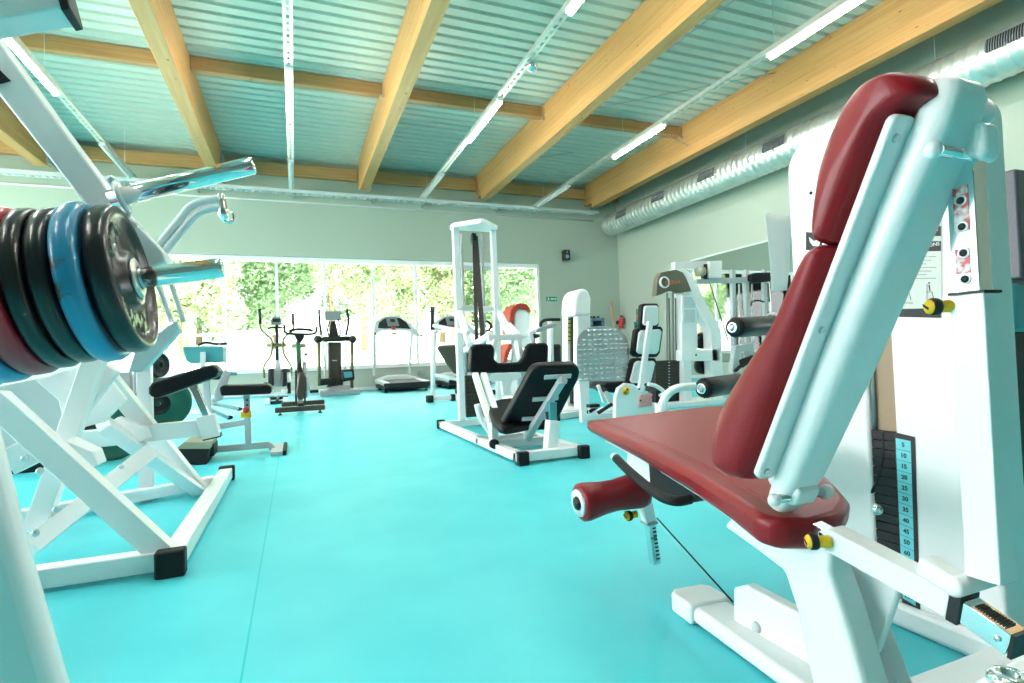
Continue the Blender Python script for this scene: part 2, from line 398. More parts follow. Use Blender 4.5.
# duct
t = thing('air_duct', (7.55, 4, 3.85), 'round spiral galvanised air duct along the right wall below the roof', 'duct')
b = MB(); prof = [(0, 0), (0, .24)]; y = 0; L_ = 12.0 - YF - .1
prof = [(0, 0), (0, .245), (.02, .262)]
y = .1
while y < L_:
    prof += [(y, .262), (y+.012, .272), (y+.024, .262)]; y += .13
prof += [(L_, .262), (L_, 0)]
b.lathe((7.55, 12.0, 3.85), (0, -1, 0), prof, 40).build('duct_pipe', GALV, t)
for yc in (11.05, 9.62, 8.15, 6.58, 5.0, 3.42, 1.8, .2):
    g = MB(); fr = MB()
    a0, a1 = 150, 185; yy0, yy1 = yc-.22, yc+.22
    pts = lambda r, a: (7.55 + r*cos(radians(a)), 3.85 + r*sin(radians(a)))
    n = 6
    for i in range(n):
        (xa, za), (xb, zb) = pts(.279, a0+(a1-a0)*i/n), pts(.279, a0+(a1-a0)*(i+1)/n)
        g._faces([(xa, yy0, za), (xb, yy0, zb), (xb, yy1, zb), (xa, yy1, za)], [(0,1,2,3)])
    o = g.build('grille', DARK, t)
    for i in range(18):
        y = yy0 + (i+.5)*(yy1-yy0)/18
        fr.tube([(pts(.283, a0+(a1-a0)*j/4)[0], y, pts(.283, a0+(a1-a0)*j/4)[1]) for j in range(5)], .0035, 4)
    fr.build('grille_slats', GREYM, o)
for y in (10.4, 7.4, 4.3): MB().tube([(7.55, y, 4.1), (7.55, y, ZD)], .005, 6).box((7.5, y-.03, ZD-.05), (7.6, y+.03, ZD-.01)).build('hanger_rod', STEEL, t)

# ---------------------------------------------------------------- outside
def outside():
    m = mat('pale_dry_ground', (.74, .76, .66, 1), .95, noise=(1.5, (.62, .68, .50, 1), .3, .7))
    b = MB(); n = 24; m2 = 20; vs = []
    for i in range(n+1):
        for j in range(m2+1):
            x = -40 + 90*i/n; y = YB+.3 + 50*j/m2
            z = -.05 + max(0, (y-15))*.115 + .1*sin(x*.4+y*.2)*(1 if y > 18 else 0)
            vs.append((x, y, z))
    fs = [(i*(m2+1)+j, (i+1)*(m2+1)+j, (i+1)*(m2+1)+j+1, i*(m2+1)+j+1) for i in range(n) for j in range(m2)]
    b._faces(vs, fs, True); o = b.build('ground', m); struct(o)
    struct(MB().box((-60, -60, -.3), (60, 60, -.12)).build('ground_base', m))
    leafm = [mat('leaf_green_%d' % i, c, .7, noise=(3, d, .3, .7)) for i, (c, d) in enumerate((((.34, .43, .22, 1), (.24, .34, .15, 1)), ((.42, .47, .27, 1), (.30, .38, .18, 1)), ((.27, .38, .22, 1), (.19, .29, .15, 1))))]
    for lm in leafm:
        bs = lm.node_tree.nodes['Principled BSDF']; bs.inputs['Transmission Weight'].default_value = 0; bs.inputs['Specular IOR Level'].default_value = .1
    bark = mat('brown_bark', (.22, .15, .09, 1), .9, bump=(8, .5, .03))
    rnd = random.Random(3)
    def crown(seed, n, rx, rz):
        r = random.Random(seed); b = bmesh.new()
        blobs = [(V((r.uniform(-.6,.6)*rx, r.uniform(-.6,.6)*rx, rz*(1+r.uniform(-.75,.8)))), r.uniform(.35,.6)*rx) for _ in range(16)]
        for i in range(n):
            c, q = r.choice(blobs); d = V((r.gauss(0,1), r.gauss(0,1), r.gauss(0,1))).normalized(); p = c + d*q*r.uniform(.55,1)
            u = V((r.gauss(0,1), r.gauss(0,1), r.gauss(0,.6))).normalized(); w = u.orthogonal().normalized()
            s = r.uniform(.035,.085)
            vs = [b.verts.new(p-u*s*1.3), b.verts.new(p+w*s*.7), b.verts.new(p+u*s*1.3), b.verts.new(p-w*s*.7)]; b.faces.new(vs)
        me = bpy.data.meshes.new('crown'); b.to_mesh(me); b.free(); return me
    crowns = [crown(i, 15000, 1.9, 2.7) for i in range(3)]
    shared = {}
    spots = []
    for k in range(13): spots.append((-19 + k*3.7 + rnd.uniform(-.3,.3), (25.2, 27.6)[k % 2]))
    for k in range(18): spots.append((-25 + k*3.4 + rnd.uniform(-.4,.4), (31.0, 34.5)[k % 2]))
    for k, (x, y) in enumerate(spots):
        z = -.05 + (y-15)*.115; row = k < 13
        t = thing('tree', (x, y, z-.05), '%s tree outside the long window' % ('leafy pale green' if row else 'darker leafy background'), 'tree', 'trees in the front row outside' if row else 'trees in the back row outside')
        key = (k % 3, row)
        if key not in shared:
            shared[key] = crowns[k % 3].copy(); shared[key].materials.append(leafm[k % 3] if row else leafm[2])
        me = shared[key]
        o = bpy.data.objects.new('foliage', me); C.objects.link(o); o.parent = t; o.location = (0, 0, .2 if row else .1); s = rnd.uniform(1.05, 1.25) if row else rnd.uniform(1.3, 1.5); o.scale = (s, s, s*1.15); o.rotation_euler = (0, 0, rnd.uniform(0, 6)); ROOT[o.name] = V((x, y, z))
        MB().tube([(x, y, z-.1), (x+.05, y, z+1.5), (x-.05, y+.1, z+3.6)], .1, 10, radii=[.16, .12, .06]).build('trunk', bark, t)
    t = thing('rail_fence', (0, 22, .6), 'low white rail fence outside in front of the trees', 'fence')
    b = MB(); yf = 22.0; zg = -.05 + 7*.115
    b.tube([(-18, yf, zg+1.0), (22, yf, zg+1.0)], .035, 8); b.build('rail', WHITE, t)
    b = MB()
    for k in range(14): b = MB(); b.tube([(-17.5+k*3, yf, zg-.2), (-17.5+k*3, yf, zg+1.0)], .04, 8); b.build('post', WHITE, t)
outside()
# sun and sky
su = bpy.data.lights.new('sun', 'SUN'); su.energy = 3.5; su.angle = radians(1.5); so = bpy.data.objects.new('sun', su); C.objects.link(so)
so.rotation_euler = (radians(38), radians(32), 0)
w = bpy.data.worlds.new('world'); bpy.context.scene.world = w; w.use_nodes = True; nt = w.node_tree
bg = nt.nodes['Background']; bg.inputs['Color'].default_value = (.97, .99, 1, 1); bg.inputs['Strength'].default_value = 3.2
vs = bpy.context.scene.view_settings; vs.view_transform = 'Standard'; vs.look = 'None'; vs.gamma = 1; vs.use_curve_mapping = False; vs.exposure = 2.15
# ================================================================ leg extension machine in the right foreground
def X(x): return lambda px, py: at(px, py, x=x)
def Y(y): return lambda px, py: at(px, py, y=y)
def leg_extension():
    t = thing('leg_extension_machine', (1.0, .9, 0), 'big white leg extension machine with dark red seat and reclined back, nearest the viewer', 'exercise machine')
    # ---- seat: tapered slab
    zt = .44
    K0, K1 = .372, .07
    def at(px, py, x=None, y=None, z=None, _a=globals()['at']):
        if z == zt or z == zt+.0012:      # the seat slopes up to the front
            d = ray(px, py); t_ = (K0 - .5*K1 + (z-zt) - EYE.z)/(d.z - K1*d.y); return EYE + d*t_
        return _a(px, py, x=x, y=y, z=z)
    top = [at(*q, z=zt) for q in ((584, 420.5), (640, 413.5), (705, 406))]
    top += [at(*q, z=zt) for q in ((722, 405), (738, 409), (775, 432), (815, 464), (838, 484), (851, 499), (843, 513), (815, 521), (780, 521), (757, 515))]
    top += [at(*q, z=zt) for q in ((730, 496), (690, 472), (640, 446))]
    b = MB(); n = len(top)
    yf, yr = 1.5, .45
    def low(p):
        k = (p.y-yr)/(yf-yr); c = V((.78, .9, 0)); d = V((c.x-p.x, c.y-p.y, 0))*.03
        return V((p.x, p.y, p.z-(.054-.022*k))) + d
    lo = [low(p) for p in top]
    A = [b.bm.verts.new(p) for p in top]; B = [b.bm.verts.new(p) for p in lo]
    b.bm.faces.new(A); b.bm.faces.new(B[::-1])
    for i in range(n): b.bm.faces.new((A[i], A[(i+1)%n], B[(i+1)%n], B[i]))
    seat = b.build('seat', RED, t, bevel=.017, seg=4)
    for off, nm in ((.045, 0), (.058, 0)):
        e = [at(*q, z=zt+.0012) for q in ((584, 420.5), (640, 446), (690, 472), (730, 496), (757, 515))]
        pts = []
        for i, p in enumerate(e):
            d = (e[min(i+1, 4)] - e[max(i-1, 0)]).normalized(); pts.append(p + V((-d.y, d.x, 0))*off*(1 if d.y < 0 else -1))
        MB().tube(smooth_path(pts[:], 5), .0007, 5).build('stitching', REDSTITCH, seat)
    # pan beneath the seat
    cc = sum(lo, V())/len(lo); b = MB(); b.prism([cc+(p-cc)*.84 + V((0,0,-.002)) for p in lo], (0, 0, -.014)); b.build('seat_pan', WHITE, t, bevel=.004)

    # ---- backrest: two pads traced from the side, reclined
    xl, xr = .65, .772
    def pad(name, outline, x0, x1, par):
        pts = smooth_path([at(*q, x=x0+(.011 if name == 'head_pad' else .022)) for q in outline], 4)
        c = sum(pts, V())/len(pts); b = MB(); w = x1-x0
        n = len(pts); ax_ = (at(886, 112, x=x0)-at(750, 476, x=x0)).normalized(); nd = V((0, ax_.z, -ax_.y))
        S = [p.dot(ax_) for p in pts]; D = [p.dot(nd) for p in pts]; sc = (max(S)+min(S))/2
        def mid(s_):    # middle of the pad's thickness at this height
            mm_ = [(lambda q: (max(q)+min(q))/2)([D[i] for i in range(n) if abs(S[i]-s_-e_) < .05] or [D[0]]) for e_ in (-.03, -.015, 0, .015, .03)]; return sum(mm_)/5
        M_ = [mid(v) for v in S]; rings = []
        for fx, k in ((-.005, .04), (-.004, .3), (0, .58), (.006, .78), (.015, .91), (.028, .98), (.042, 1), (w-.042, 1), (w-.028, .98), (w-.015, .91), (w-.006, .78), (w, .58), (w+.004, .3), (w+.005, .04)):
            rings.append([b.bm.verts.new(V((x0+fx, 0, 0)) + ax_*(sc+(S[i]-sc)*(1-(1-k)*.10)) + nd*(M_[i]+(D[i]-M_[i])*k)) for i in range(n)])
        for r1, r2 in zip(rings, rings[1:]):
            for i in range(n):
                f = b.bm.faces.new((r1[i], r1[(i+1)%n], r2[(i+1)%n], r2[i])); f.smooth = True
        for r, rev in ((rings[0], True), (rings[-1], False)):
            f = b.bm.faces.new(r[::-1] if rev else r)
        return b.build(name, RED, par, bevel=.006, seg=2)
    pad('head_pad', [(824, 245), (814, 230), (815, 190), (820, 158), (832, 122), (848, 95), (868, 79), (896, 71), (916, 76), (925, 90), (912, 101), (896, 112), (880, 130), (856, 190), (836, 243)], xl, .762, t)
    pad('back_pad', [(828, 243), (812, 252), (797, 280), (775, 328), (748, 368), (725, 405), (715, 435), (716, 458), (728, 472), (745, 480), (755, 470), (785, 400), (815, 325), (838, 262), (838, 246)], xl, xr, t)
    # white shell: screwed strip + rounded spine
    A0, A1 = at(750, 476, x=xl), at(886, 112, x=xl)
    up = (A1-A0).normalized(); nrm = V((0, -up.z, up.y)).normalized()   # towards the rear
    if nrm.y > 0: nrm = -nrm
    Lb = (A1-A0).length
    def sp(x, s, d): return V((x, A0.y, A0.z)) + up*s + nrm*d
    b = MB(); b.prism(plane_pts([(p[0]+.0, p[1]) for p in rrect(.04, Lb, .012)], V((xl+.022, A0.y, A0.z))+up*Lb/2+nrm*.0, (1,0,0), up), nrm*.012)
    strip = b.build('side_strip', WHITE, t, bevel=.003)
    b = MB(); b.prism(plane_pts(rrect(.03, Lb*.93, .012), V((xr-.004, A0.y, A0.z))+up*Lb/2.1, (1,0,0), up), nrm*.012); b.build('side_strip', WHITE, t, bevel=.003)
    for s in (.03, .48, .95):
        b = MB(); b.lathe(sp(xl+.016, Lb*s, .012), nrm, [(0,0),(0,.0055),(.003,.0045),(.003,.002),(.001,0)], 12); b.build('screw', STEEL, strip)
        b = MB(); b.lathe(sp(xr+.002, Lb*s*.9, .012), nrm, [(0,0),(0,.0045),(.003,.0035),(.003,0)], 10); b.build('screw', GREYM, strip)
    # spine: lofted tube of rounded section
    b = MB(); rings = []
    for s, w, dd, cx in ((-.055, .052, .030, .722), (-.03, .064, .036, .722), (.02, .075, .042, .722), (.2, .085, .045, .722), (.42, .085, .045, .722), (Lb+.0, .08, .045, .722), (Lb+.03, .072, .040, .722), (Lb+.045, .055, .030, .722)):
        rings.append([b.bm.verts.new(V((cx, A0.y, A0.z)) + up*s + V((1,0,0))*p[0] + nrm*(dd/2+.004+p[1])) for p in rrect(w, dd, min(w, dd)*.42, 4)])
    n = len(rings[0])
    for r1, r2 in zip(rings, rings[1:]):
        for i in range(n): b.bm.faces.new((r1[i], r1[(i+1)%n], r2[(i+1)%n], r2[i])).smooth = True
    b.bm.faces.new(rings[0]); b.bm.faces.new(rings[-1][::-1])
    b.build('back_shell', WHITE, t, bevel=.006, seg=3)
    # hook over the top of the spine, bracket and pivot
    b = MB(); c = [at(q[0], q[1], x=.715) for q in ((893, 118), (905, 92), (925, 84), (948, 86), (966, 98), (968, 116), (950, 120), (930, 122), (912, 132))]
    b.prism(c, (.062, 0, 0)); b.build('shell_hook', WHITE, t, bevel=.010, seg=4)
    b = MB(); b.prism([at(q[0], q[1], x=.705) for q in ((926, 114), (948, 112), (952, 118), (946, 148), (940, 157), (928, 156), (923, 146), (925, 138), (920, 130))], (.014, 0, 0)); b.build('bracket_plate', WHITE, t, bevel=.004, seg=3)
    b = MB(); b.prism([at(q[0], q[1], x=.735) for q in ((948, 118), (985, 122), (986, 150), (980, 162), (952, 150))], (.03, 0, 0)); b.build('pivot_housing', WHITE, t, bevel=.006, seg=3)
    p = at(938, 150, x=.69); MB().tube([p, p+V((.09, 0, 0))], .0065, 16).build('pivot_pin', CHROME, t)
    MB().ball(at(933, 150, x=.69), .010).build('pivot_cap', WHITE, t)
    # ---- telescopic column with chrome insert
    x0, x1 = .742, .775
    pt, pb = at(966, 294, x=x0), at(976, 578, x=x0)
    w = .036
    MB().box((x0, pt.y-w/2, .365), (x1, pt.y+w/2, pt.z)).build('column_sleeve', WHITE, t, bevel=.0015)
    MB().box((x0-.001, pt.y-w/2-.001, pt.z), (x1+.001, pt.y+w/2+.001, pt.z+.003)).build('sleeve_cap', DARK, t)
    ct = at(962, 152, x=x0).z
    cy = pt.y + .002
    ci = MB().box((x0+.004, cy-.0145, pt.z-.02), (x1-.004, cy+.0145, ct)).build('column_insert', CHROME, t, bevel=.001)
    for k in range(4):
        c = V((x0+.0035, cy, pt.z+.018+k*.0315))
        MB().lathe(c, (-1,0,0), [(0,.0068),(.0008,.0066),(.001,.0046),(.0002,.0044),(.0002,0)], 18).build('hole_ring', STEEL, ci)
        MB().lathe(c+V((-.0004,0,0)), (-1,0,0), [(0,0),(0,.0043),(.0004,.0043),(.0004,0)], 14).build('hole', INK, ci)
    MB().box((x0+.0032, cy-.008, pt.z+.075), (x0+.004, cy+.008, pt.z+.13)).box((x0+.0032, cy-.006, pt.z+.025), (x0+.004, cy+.009, pt.z+.055)).build('worn_sticker', mat('worn_red_sticker', (.62, .07, .07, 1), .35, noise=(60, (.7, .7, .7, 1), .4, .5)), ci)
    MB().lathe((x1, pt.y, pt.z-.02), (1,0,0), [(0,0),(0,.003),(.001,.003),(.001,0)], 12).build('screw', DARK, t)
    def knob(c, ax, r, par, s=1):
        k = MB().lathe(c, ax, [(0,0),(0,r*.95),(r*1.9,r*.85),(r*1.9,0)], 24).build('adjusting_knob', YELLOW, par, bevel=.0008)
        c2 = V(c)+V(ax)*r*1.8
        MB().lathe(c2, ax, [(0,0),(0,r*1.12),(r*.3,r*1.25),(r*1.0,r*1.25),(r*1.15,r*1.1),(r*1.15,0)], 28).build('knob_grip', RUBBER, k)
        MB().lathe(c2+V(ax)*r*1.1, ax, [(0,r*1.08),(r*.3,r*1.0),(r*.55,r*.7),(r*.62,0)], 24).build('knob_cap', YELLOW, k)
        u = V(ax).cross(V((0,0,1))).normalized()
        q = MB(); q.prism(plane_pts([(-.6*r,-.1*r),(.1*r,.25*r),(.65*r,.5*r),(.5*r,.1*r),(-.1*r,-.25*r),(-.55*r,-.45*r)], c2+V(ax)*r*1.68, u, (0,0,1)), V(ax)*r*.09); q.build('knob_mark', INK, k)
    ax = V((-.88, .46, .0)).normalized()
    knob(at(952, 306, x=x0+.005), ax, .0085, t)
    # ---- lower telescopic bar
    p0, p1 = at(833, 537, x=.742), at(957, 603, x=.742)
    d = (p1-p0).normalized()
    MB().bar(p0, p1+d*.0, .036, .034).build('slide_tube', WHITE, t, bevel=.002)
    q0 = at(788, 503, x=.742)
    sb = MB().bar(p0-(p1-p0).normalized()*.085, p0, .022, .020).build('slide_insert', CHROME, t, bevel=.001)
    for k in range(3):
        c = p0 - d*(.012+.016*k) + V((-.011, 0, 0)); MB().lathe(c, (-1,0,0), [(0,.0045),(.0006,.0045),(.0007,.003),(0,.003)], 14).build('hole_ring', STEEL, sb)
        MB().lathe(c, (-1,0,0), [(0,0),(.0003,.003),(.0003,0)], 12).build('hole', INK, sb)
    knob(p0 + d*.008 + V((-.018, -.0, .0)), ax, .0095, t)
    # chrome tail with spring slots
    MB().bar(p1, p1+d*.012, .037, .035).build('tube_collar', DARK, t)
    p2 = at(1017, 643, x=.742)
    tail = MB().bar(p1+d*.01, p2, .030, .027).build('bar_tail', CHROME, t, bevel=.001)
    b = MB()
    for k in range(12):
        c = p1 + (p2-p1)*(.42+.045*k) + V((0,0,.0155)); b.bar(c+V((-.008,0,0)), c+V((.008,0,0)), .0018, .0025)
    b.build('spring_slots', INK, tail)
    MB().bar(p2, p2+d*.004, .031, .028).build('tail_end', DARK, tail)
    MB().lathe(p1+(p2-p1)*.82+V((-.015,0,0)), (-1,0,0), [(0,0),(0,.004),(.002,.003),(.002,0)], 12).build('screw', STEEL, tail)
    # joint of column and bar
    c = at(962, 584, x=.742)
    MB().lathe(c+V((-.022,0,0)), (1,0,0), [(0,0),(0,.008),(.004,.0125),(.09,.0125),(.094,.009),(.094,0)], 24).build('joint_sleeve', WHITE, t)
    MB().bar(c+V((-.005,.04,.012)), c+V((-.005,.0,0)), .03, .024).build('joint_bracket', WHITE, t, bevel=.004)
    MB().lathe(c+V((.072,-.01,.008)), (1,0,0), [(0,0),(0,.008),(.006,.006),(.006,0)], 12).build('joint_bolt', STEEL, t)
    # seat-back hinge
    c = at(790, 498, x=.70)
    MB().tube([c+V((-.022,.004,0)), c+V((.075,-.0,0))], .0065, 16).build('hinge_pin', CHROME, t)
    MB().ball(c+V((-.028,.003,0)), .0095, (1.1,1,1)).build('hinge_cap', WHITE, t)
    MB().lathe(c+V((.07,-.0,0)), (1,0,0), [(0,0),(0,.011),(.012,.011),(.015,.007),(.015,0)], 18).build('hinge_collar', WHITE, t)
    MB().prism([at(q[0], q[1], x=.70) for q in ((770, 470), (792, 476), (800, 494), (794, 507), (784, 503), (774, 492), (766, 480))], (.045, 0, 0)).build('hinge_bracket', WHITE, t, bevel=.005, seg=3)

    # ---- pedestal and base
    X7 = X(.74)
    b = MB(); b.prism([X7(*q) for q in ((722, 527), (752, 548), (783, 572), (796, 612), (812, 690), (826, 740), (878, 740), (863, 683), (845, 620), (829, 572), (832, 548), (800, 530), (740, 505))], (.055, 0, 0)); b.build('pedestal', WHITE, t, bevel=.010, seg=4)
    b = MB(); b.prism([X(.83)(*q) for q in ((832, 560), (850, 600), (866, 645), (885, 700), (905, 740), (925, 740), (905, 700), (888, 655), (862, 590), (850, 560))], (.03, 0, 0)); b.build('rear_leg', PALE, t, bevel=.004)
    b = MB(); b.prism([X(.815)(*q) for q in ((826, 548), (845, 548), (900, 584), (893, 610), (878, 652), (870, 660), (863, 655), (850, 620), (836, 578))], (.012, 0, 0)); b.build('cover_plate', WHITE, t, bevel=.004, seg=3)
    # base rail on the floor (bevelled box with a moulded foot)
    rz = .042
    dirr = V((-.08, -.997, 0)); sd = V((.997, -.08, 0)); o = V((.912, 1.155, 0))
    def rail(s0, s1, w, z0, z1): return MB().prism([o+dirr*s0+sd*w/2+V((0,0,z0)), o+dirr*s1+sd*w/2+V((0,0,z0)), o+dirr*s1-sd*w/2+V((0,0,z0)), o+dirr*s0-sd*w/2+V((0,0,z0))], (0,0,z1-z0))
    rail(.075, 1.0, .10, 0.004, rz).build('base_rail', WHITE, t, bevel=.012, seg=4)
    b = MB(); b.prism([o+dirr*s+sd*w+V((0,0,0)) for s, w in ((0, .04), (.02, .06), (.10, .06), (.10, -.06), (.02, -.06), (0, -.04))], (0,0,rz+.006)); b.build('rail_foot', WHITE, t, bevel=.010, seg=4)
    b = MB(); b.prism([X(.895)(*q) for q in ((733, 588), (745, 585), (800, 614), (815, 640), (815, 700), (790, 690), (733, 650))], (.03, 0, 0)); o2 = b.build('link_housing', WHITE, t, bevel=.006, seg=3)
    MB().lathe(X(.895)(757, 627), (-1, 0, 0), [(0, 0), (0, .012), (.006, .010), (.006, 0)], 16).build('bolt', PALE, o2)
    # cross piece reaching the tower
    MB().bar((.90, .62, .03), (1.3, .62, .03), .10, .045).build('cross_rail', WHITE, t, bevel=.008, seg=3)
    # cable
    MB().tube([at(657, 518, x=.96), at(733, 602, x=.955)], .0022, 8).build('cable', RUBBER, t)

    # ---- handle under the seat edge
    Xh = X(.70)
    path = smooth_path([at(616, 458, x=.72), at(628, 470, x=.715), at(648, 487, x=.705), at(662, 497, x=.70), at(676, 501, x=.71), at(690, 499, x=.745)], 5)
    MB().tube(path, .0105, 18).build('grip_handle', RUBBER, t)
    MB().lathe(path[0], (path[0]-path[1]), [(0, .0105), (.004, .0105), (.012, .009), (.014, 0)], 18).build('handle_end', PALE, t)
    MB().prism([at(q[0], q[1], x=.82) for q in ((628, 448), (650, 466), (668, 478), (660, 492), (640, 478), (626, 462))], (.03, 0, 0)).build('handle_bracket', WHITE, t, bevel=.003)
    MB().prism([at(q[0], q[1], x=.80) for q in ((648, 462), (700, 490), (692, 503), (665, 503), (650, 492))], (.06, 0, 0)).build('cam_housing', DARK, t, bevel=.004)
    # ---- lever arm with roller
    y = 1.28; Yh = Y(y)
    a0, a1 = Yh(637, 462), Yh(649, 521)
    MB().bar(a0, a1, .030, .030, up=(0,1,0)).build('lever_arm', WHITE, t, bevel=.003)
    MB().bar(a1, a1+V((0,0,-.006)), .034, .034, up=(0,1,0)).build('arm_collar', GREYM, t)
    ins = MB().bar(a1+V((.001,0,0)), Yh(655, 563), .022, .022, up=(0,1,0)).build('arm_insert', CHROME, t, bevel=.001)
    b = MB()
    for k in range(9):
        p = a1 + (Yh(655, 563)-a1)*(.15+.09*k) + V((.006,-.0115,0)); b.bar(p+V((-.005,0,0)), p+V((.005,0,0)), .004, .001, up=(0,1,0))
    b.build('height_marks', DARK, ins)
    e0, e1 = Yh(579, 503), Yh(642, 489); axr = (e1-e0).normalized(); Lr = (e1-e0).length
    ro = MB().lathe(e0, axr, [(0, .0), (.0, .040), (.006, .0485), (.02, .050), (Lr*.35, .043), (Lr*.55, .041), (Lr*.75, .045), (Lr-.015, .049), (Lr, .046), (Lr, 0)], 36).build('ankle_roller', RED, t)
    MB().lathe(e0, -axr, [(0, 0), (0, .036), (.004, .035), (.005, 0)], 28).build('roller_cap', WHITE, ro)
    MB().lathe(e0-axr*.004, -axr, [(0, 0), (0, .019), (.006, .016), (.008, 0)], 20).build('roller_hub', DARK, ro)
    c = Yh(636, 514); knob(c, V((-1, -.15, 0)).normalized(), .011, t)

    # ---- weight tower: two white shrouds with the stack between them
    xa = 1.27
    def shroud(y0, y1, ztop, x0, x1, z0, par, nm):
        # rounded outline seen from the side, pushed along X
        r = .075; b = MB(); yc, zc = (y0+y1)/2, (z0+ztop)/2
        pts = plane_pts(rrect(y1-y0, ztop-z0, (r, r, .01, .01), 7), (x0, yc, zc), (0,1,0), (0,0,1)); b.prism(pts, (x1-x0, 0, 0))
        return b.build(nm, WHITE, par, bevel=.022, seg=5)
    zA, zB = at(835, 126, x=xa).z, at(985, 72, x=xa).z
    yA1, yA0 = at(788, 200, x=xa).y, at(868, 400, x=xa).y
    yB1, yB0 = at(893, 400, x=xa).y, at(988, 300, x=xa).y
    dB = at(1015, 300, y=yB0).x - xa
    sa = shroud(yA0, yA1, zA, xa, xa+.32, .03, t, 'front_shroud')
    sb = shroud(yB0, yB1, zB, xa, xa+dB, .03, t, 'rear_shroud')
    MB().box((xa-.015, yB0-.02, 0), (xa+dB+.05, yA1+.02, .055)).build('tower_base', WHITE, t, bevel=.012, seg=3)
    MB().box((xa+.014, yB1-.02, .05), (xa+.28, yA0+.02, zA-.16)).build('inner_panel', BRONZE, t)
    # stack
    st = MB().box((xa+.008, yB1+.001, .10), (xa+.02, yA0-.001, at(880, 430, x=xa+.01).z)).build('weight_stack', DARK, t)
    zt_ = at(880, 430, x=xa+.01).z; nn = 16
    for k in range(nn):
        z = .10 + (zt_-.10)*k/nn
        MB().box((xa+.002, yB1+.0015, z), (xa+.010, yA0-.0015, z+(zt_-.10)/nn-.0012)).build('stack_plate', DARK, st, bevel=.0015)
    MB().tube([(xa+.008, yA0-.008, zt_), (xa+.008, yA0-.008, zA-.2)], .004, 8).build('guide_rod', STEEL, t)
    pin = MB().tube(smooth_path([at(q[0], q[1], x=xa+.005) for q in ((884, 432), (884, 455), (879, 478), (872, 492), (869, 497))], 6), .0042, 10).build('coiled_lead', RUBBER, t)
    c = at(879, 508, x=xa+.012); MB().lathe(c, (-1,-.6,0), [(0,0),(0,.012),(.01,.015),(.022,.012),(.025,.006),(.025,0)], 20).build('selector_pin', CHROME, t)
    # number chart
    def face(px, py): return at(px, py, x=xa-.0008)
    lab = MB(); lab.prism([face(894, 432), face(915, 437), face(921, 628), face(903, 618)], (-.0006, 0, 0)); lo_ = lab.build('weight_chart', INK, t)
    q0, q1, q2, q3 = face(896, 438), face(911, 441), face(916, 606), face(903, 598)
    MB().prism([p+V((-.001,0,0)) for p in (q0, q1, q2, q3)], (-.0004, 0, 0)).build('chart_field', mat('aqua_pink_chart', (.16, .62, .70, 1), .35, noise=(7, (.62, .42, .50, 1), .3, .36)), lo_)
    for k, s in enumerate(('5','10','15','20','25','30','35','40','45','50','60','70','80','90','100')):
        f = (k+.5)/15; c = (q0+q1)*.5*(1-f) + (q2+q3)*.5*f + V((-.0018, .0, 0))
        text('number', s, .0135, INK, lo_, c, (0,-1,0), (0,0,1), .0002, bold=.0004)
        if k:
            f = k/15; a = q0*(1-f)+q3*f; e = q1*(1-f)+q2*f; MB().tube([a+V((-.0016,0,0)), e+V((-.0016,0,0))], .0004, 4).build('chart_line', INK, lo_)
    # instruction plate
    il = MB().prism([face(899, 150), face(942, 150), face(942, 318), face(899, 317)], (-.0006, 0, 0)).build('instruction_plate', mat('grey_instruction_plate', (.55, .60, .56, 1), .4), t)
    def on(px, py): return at(px, py, x=xa-.0018)
    for (px0, py0, px1, py1, s, px, py, sz) in ((899, 227, 941, 237, 'GROUPS', 926, 231.5, .0125), (899, 242, 941, 252, 'INSTRUCTIONS', 921, 247, .0105)):
        MB().prism([on(px0, py0), on(px1, py0-1), on(px1, py1-1), on(px0, py1)], (-.0003, 0, 0)).build('heading_band', INK, il)
        text('heading', s, sz, PAPER, il, at(px, py, x=xa-.0026), (0,-1,0), (0,0,1), .0002)
    MB().prism([on(899, 309), on(941, 308), on(941, 318), on(899, 317)], (-.0003, 0, 0)).build('bottom_band', INK, il)
    b = MB()
    for k in range(7): a = on(904, 257+k*3.6); e = on(936-(k%3)*5, 256.6+k*3.6); b.tube([a, e], .0004, 4)
    b.build('small_print', INK, il)
    for px in (908, 931):
        b = MB()
        b.tube([on(px-4, 303), on(px-4, 284)], .0006, 4); b.tube([on(px-6, 303), on(px+5, 303)], .0006, 4); b.tube([on(px-4, 292), on(px+1, 292), on(px+3, 300)], .0007, 4); b.tube([on(px-1, 291), on(px-2, 285)], .001, 5); b.ball(on(px-2, 283), .0016)
        b.build('figure_drawing', INK, il)
    # sticker and screw on the front shroud
    def onA(px, py, d=.0008): return at(px, py, x=xa-d)
    s_ = MB().prism([onA(806, 232), onA(822, 233), onA(822, 251), onA(806, 250)], (-.0006, 0, 0)).build('round_logo_sticker', INK, sa)
    MB().prism([onA(809, 237, .0018), onA(814, 241, .0018), onA(821, 238, .0018), onA(819, 246, .0018), onA(813, 246, .0018), onA(810, 242, .0018)], (-.0003, 0, 0)).build('sticker_mark', PAPER, sa)
    MB().lathe(onA(811, 193), (-1, 0, 0), [(0, 0), (0, .0045), (.002, .004), (.002, 0)], 12).build('screw', DARK, sa)
leg_extension()
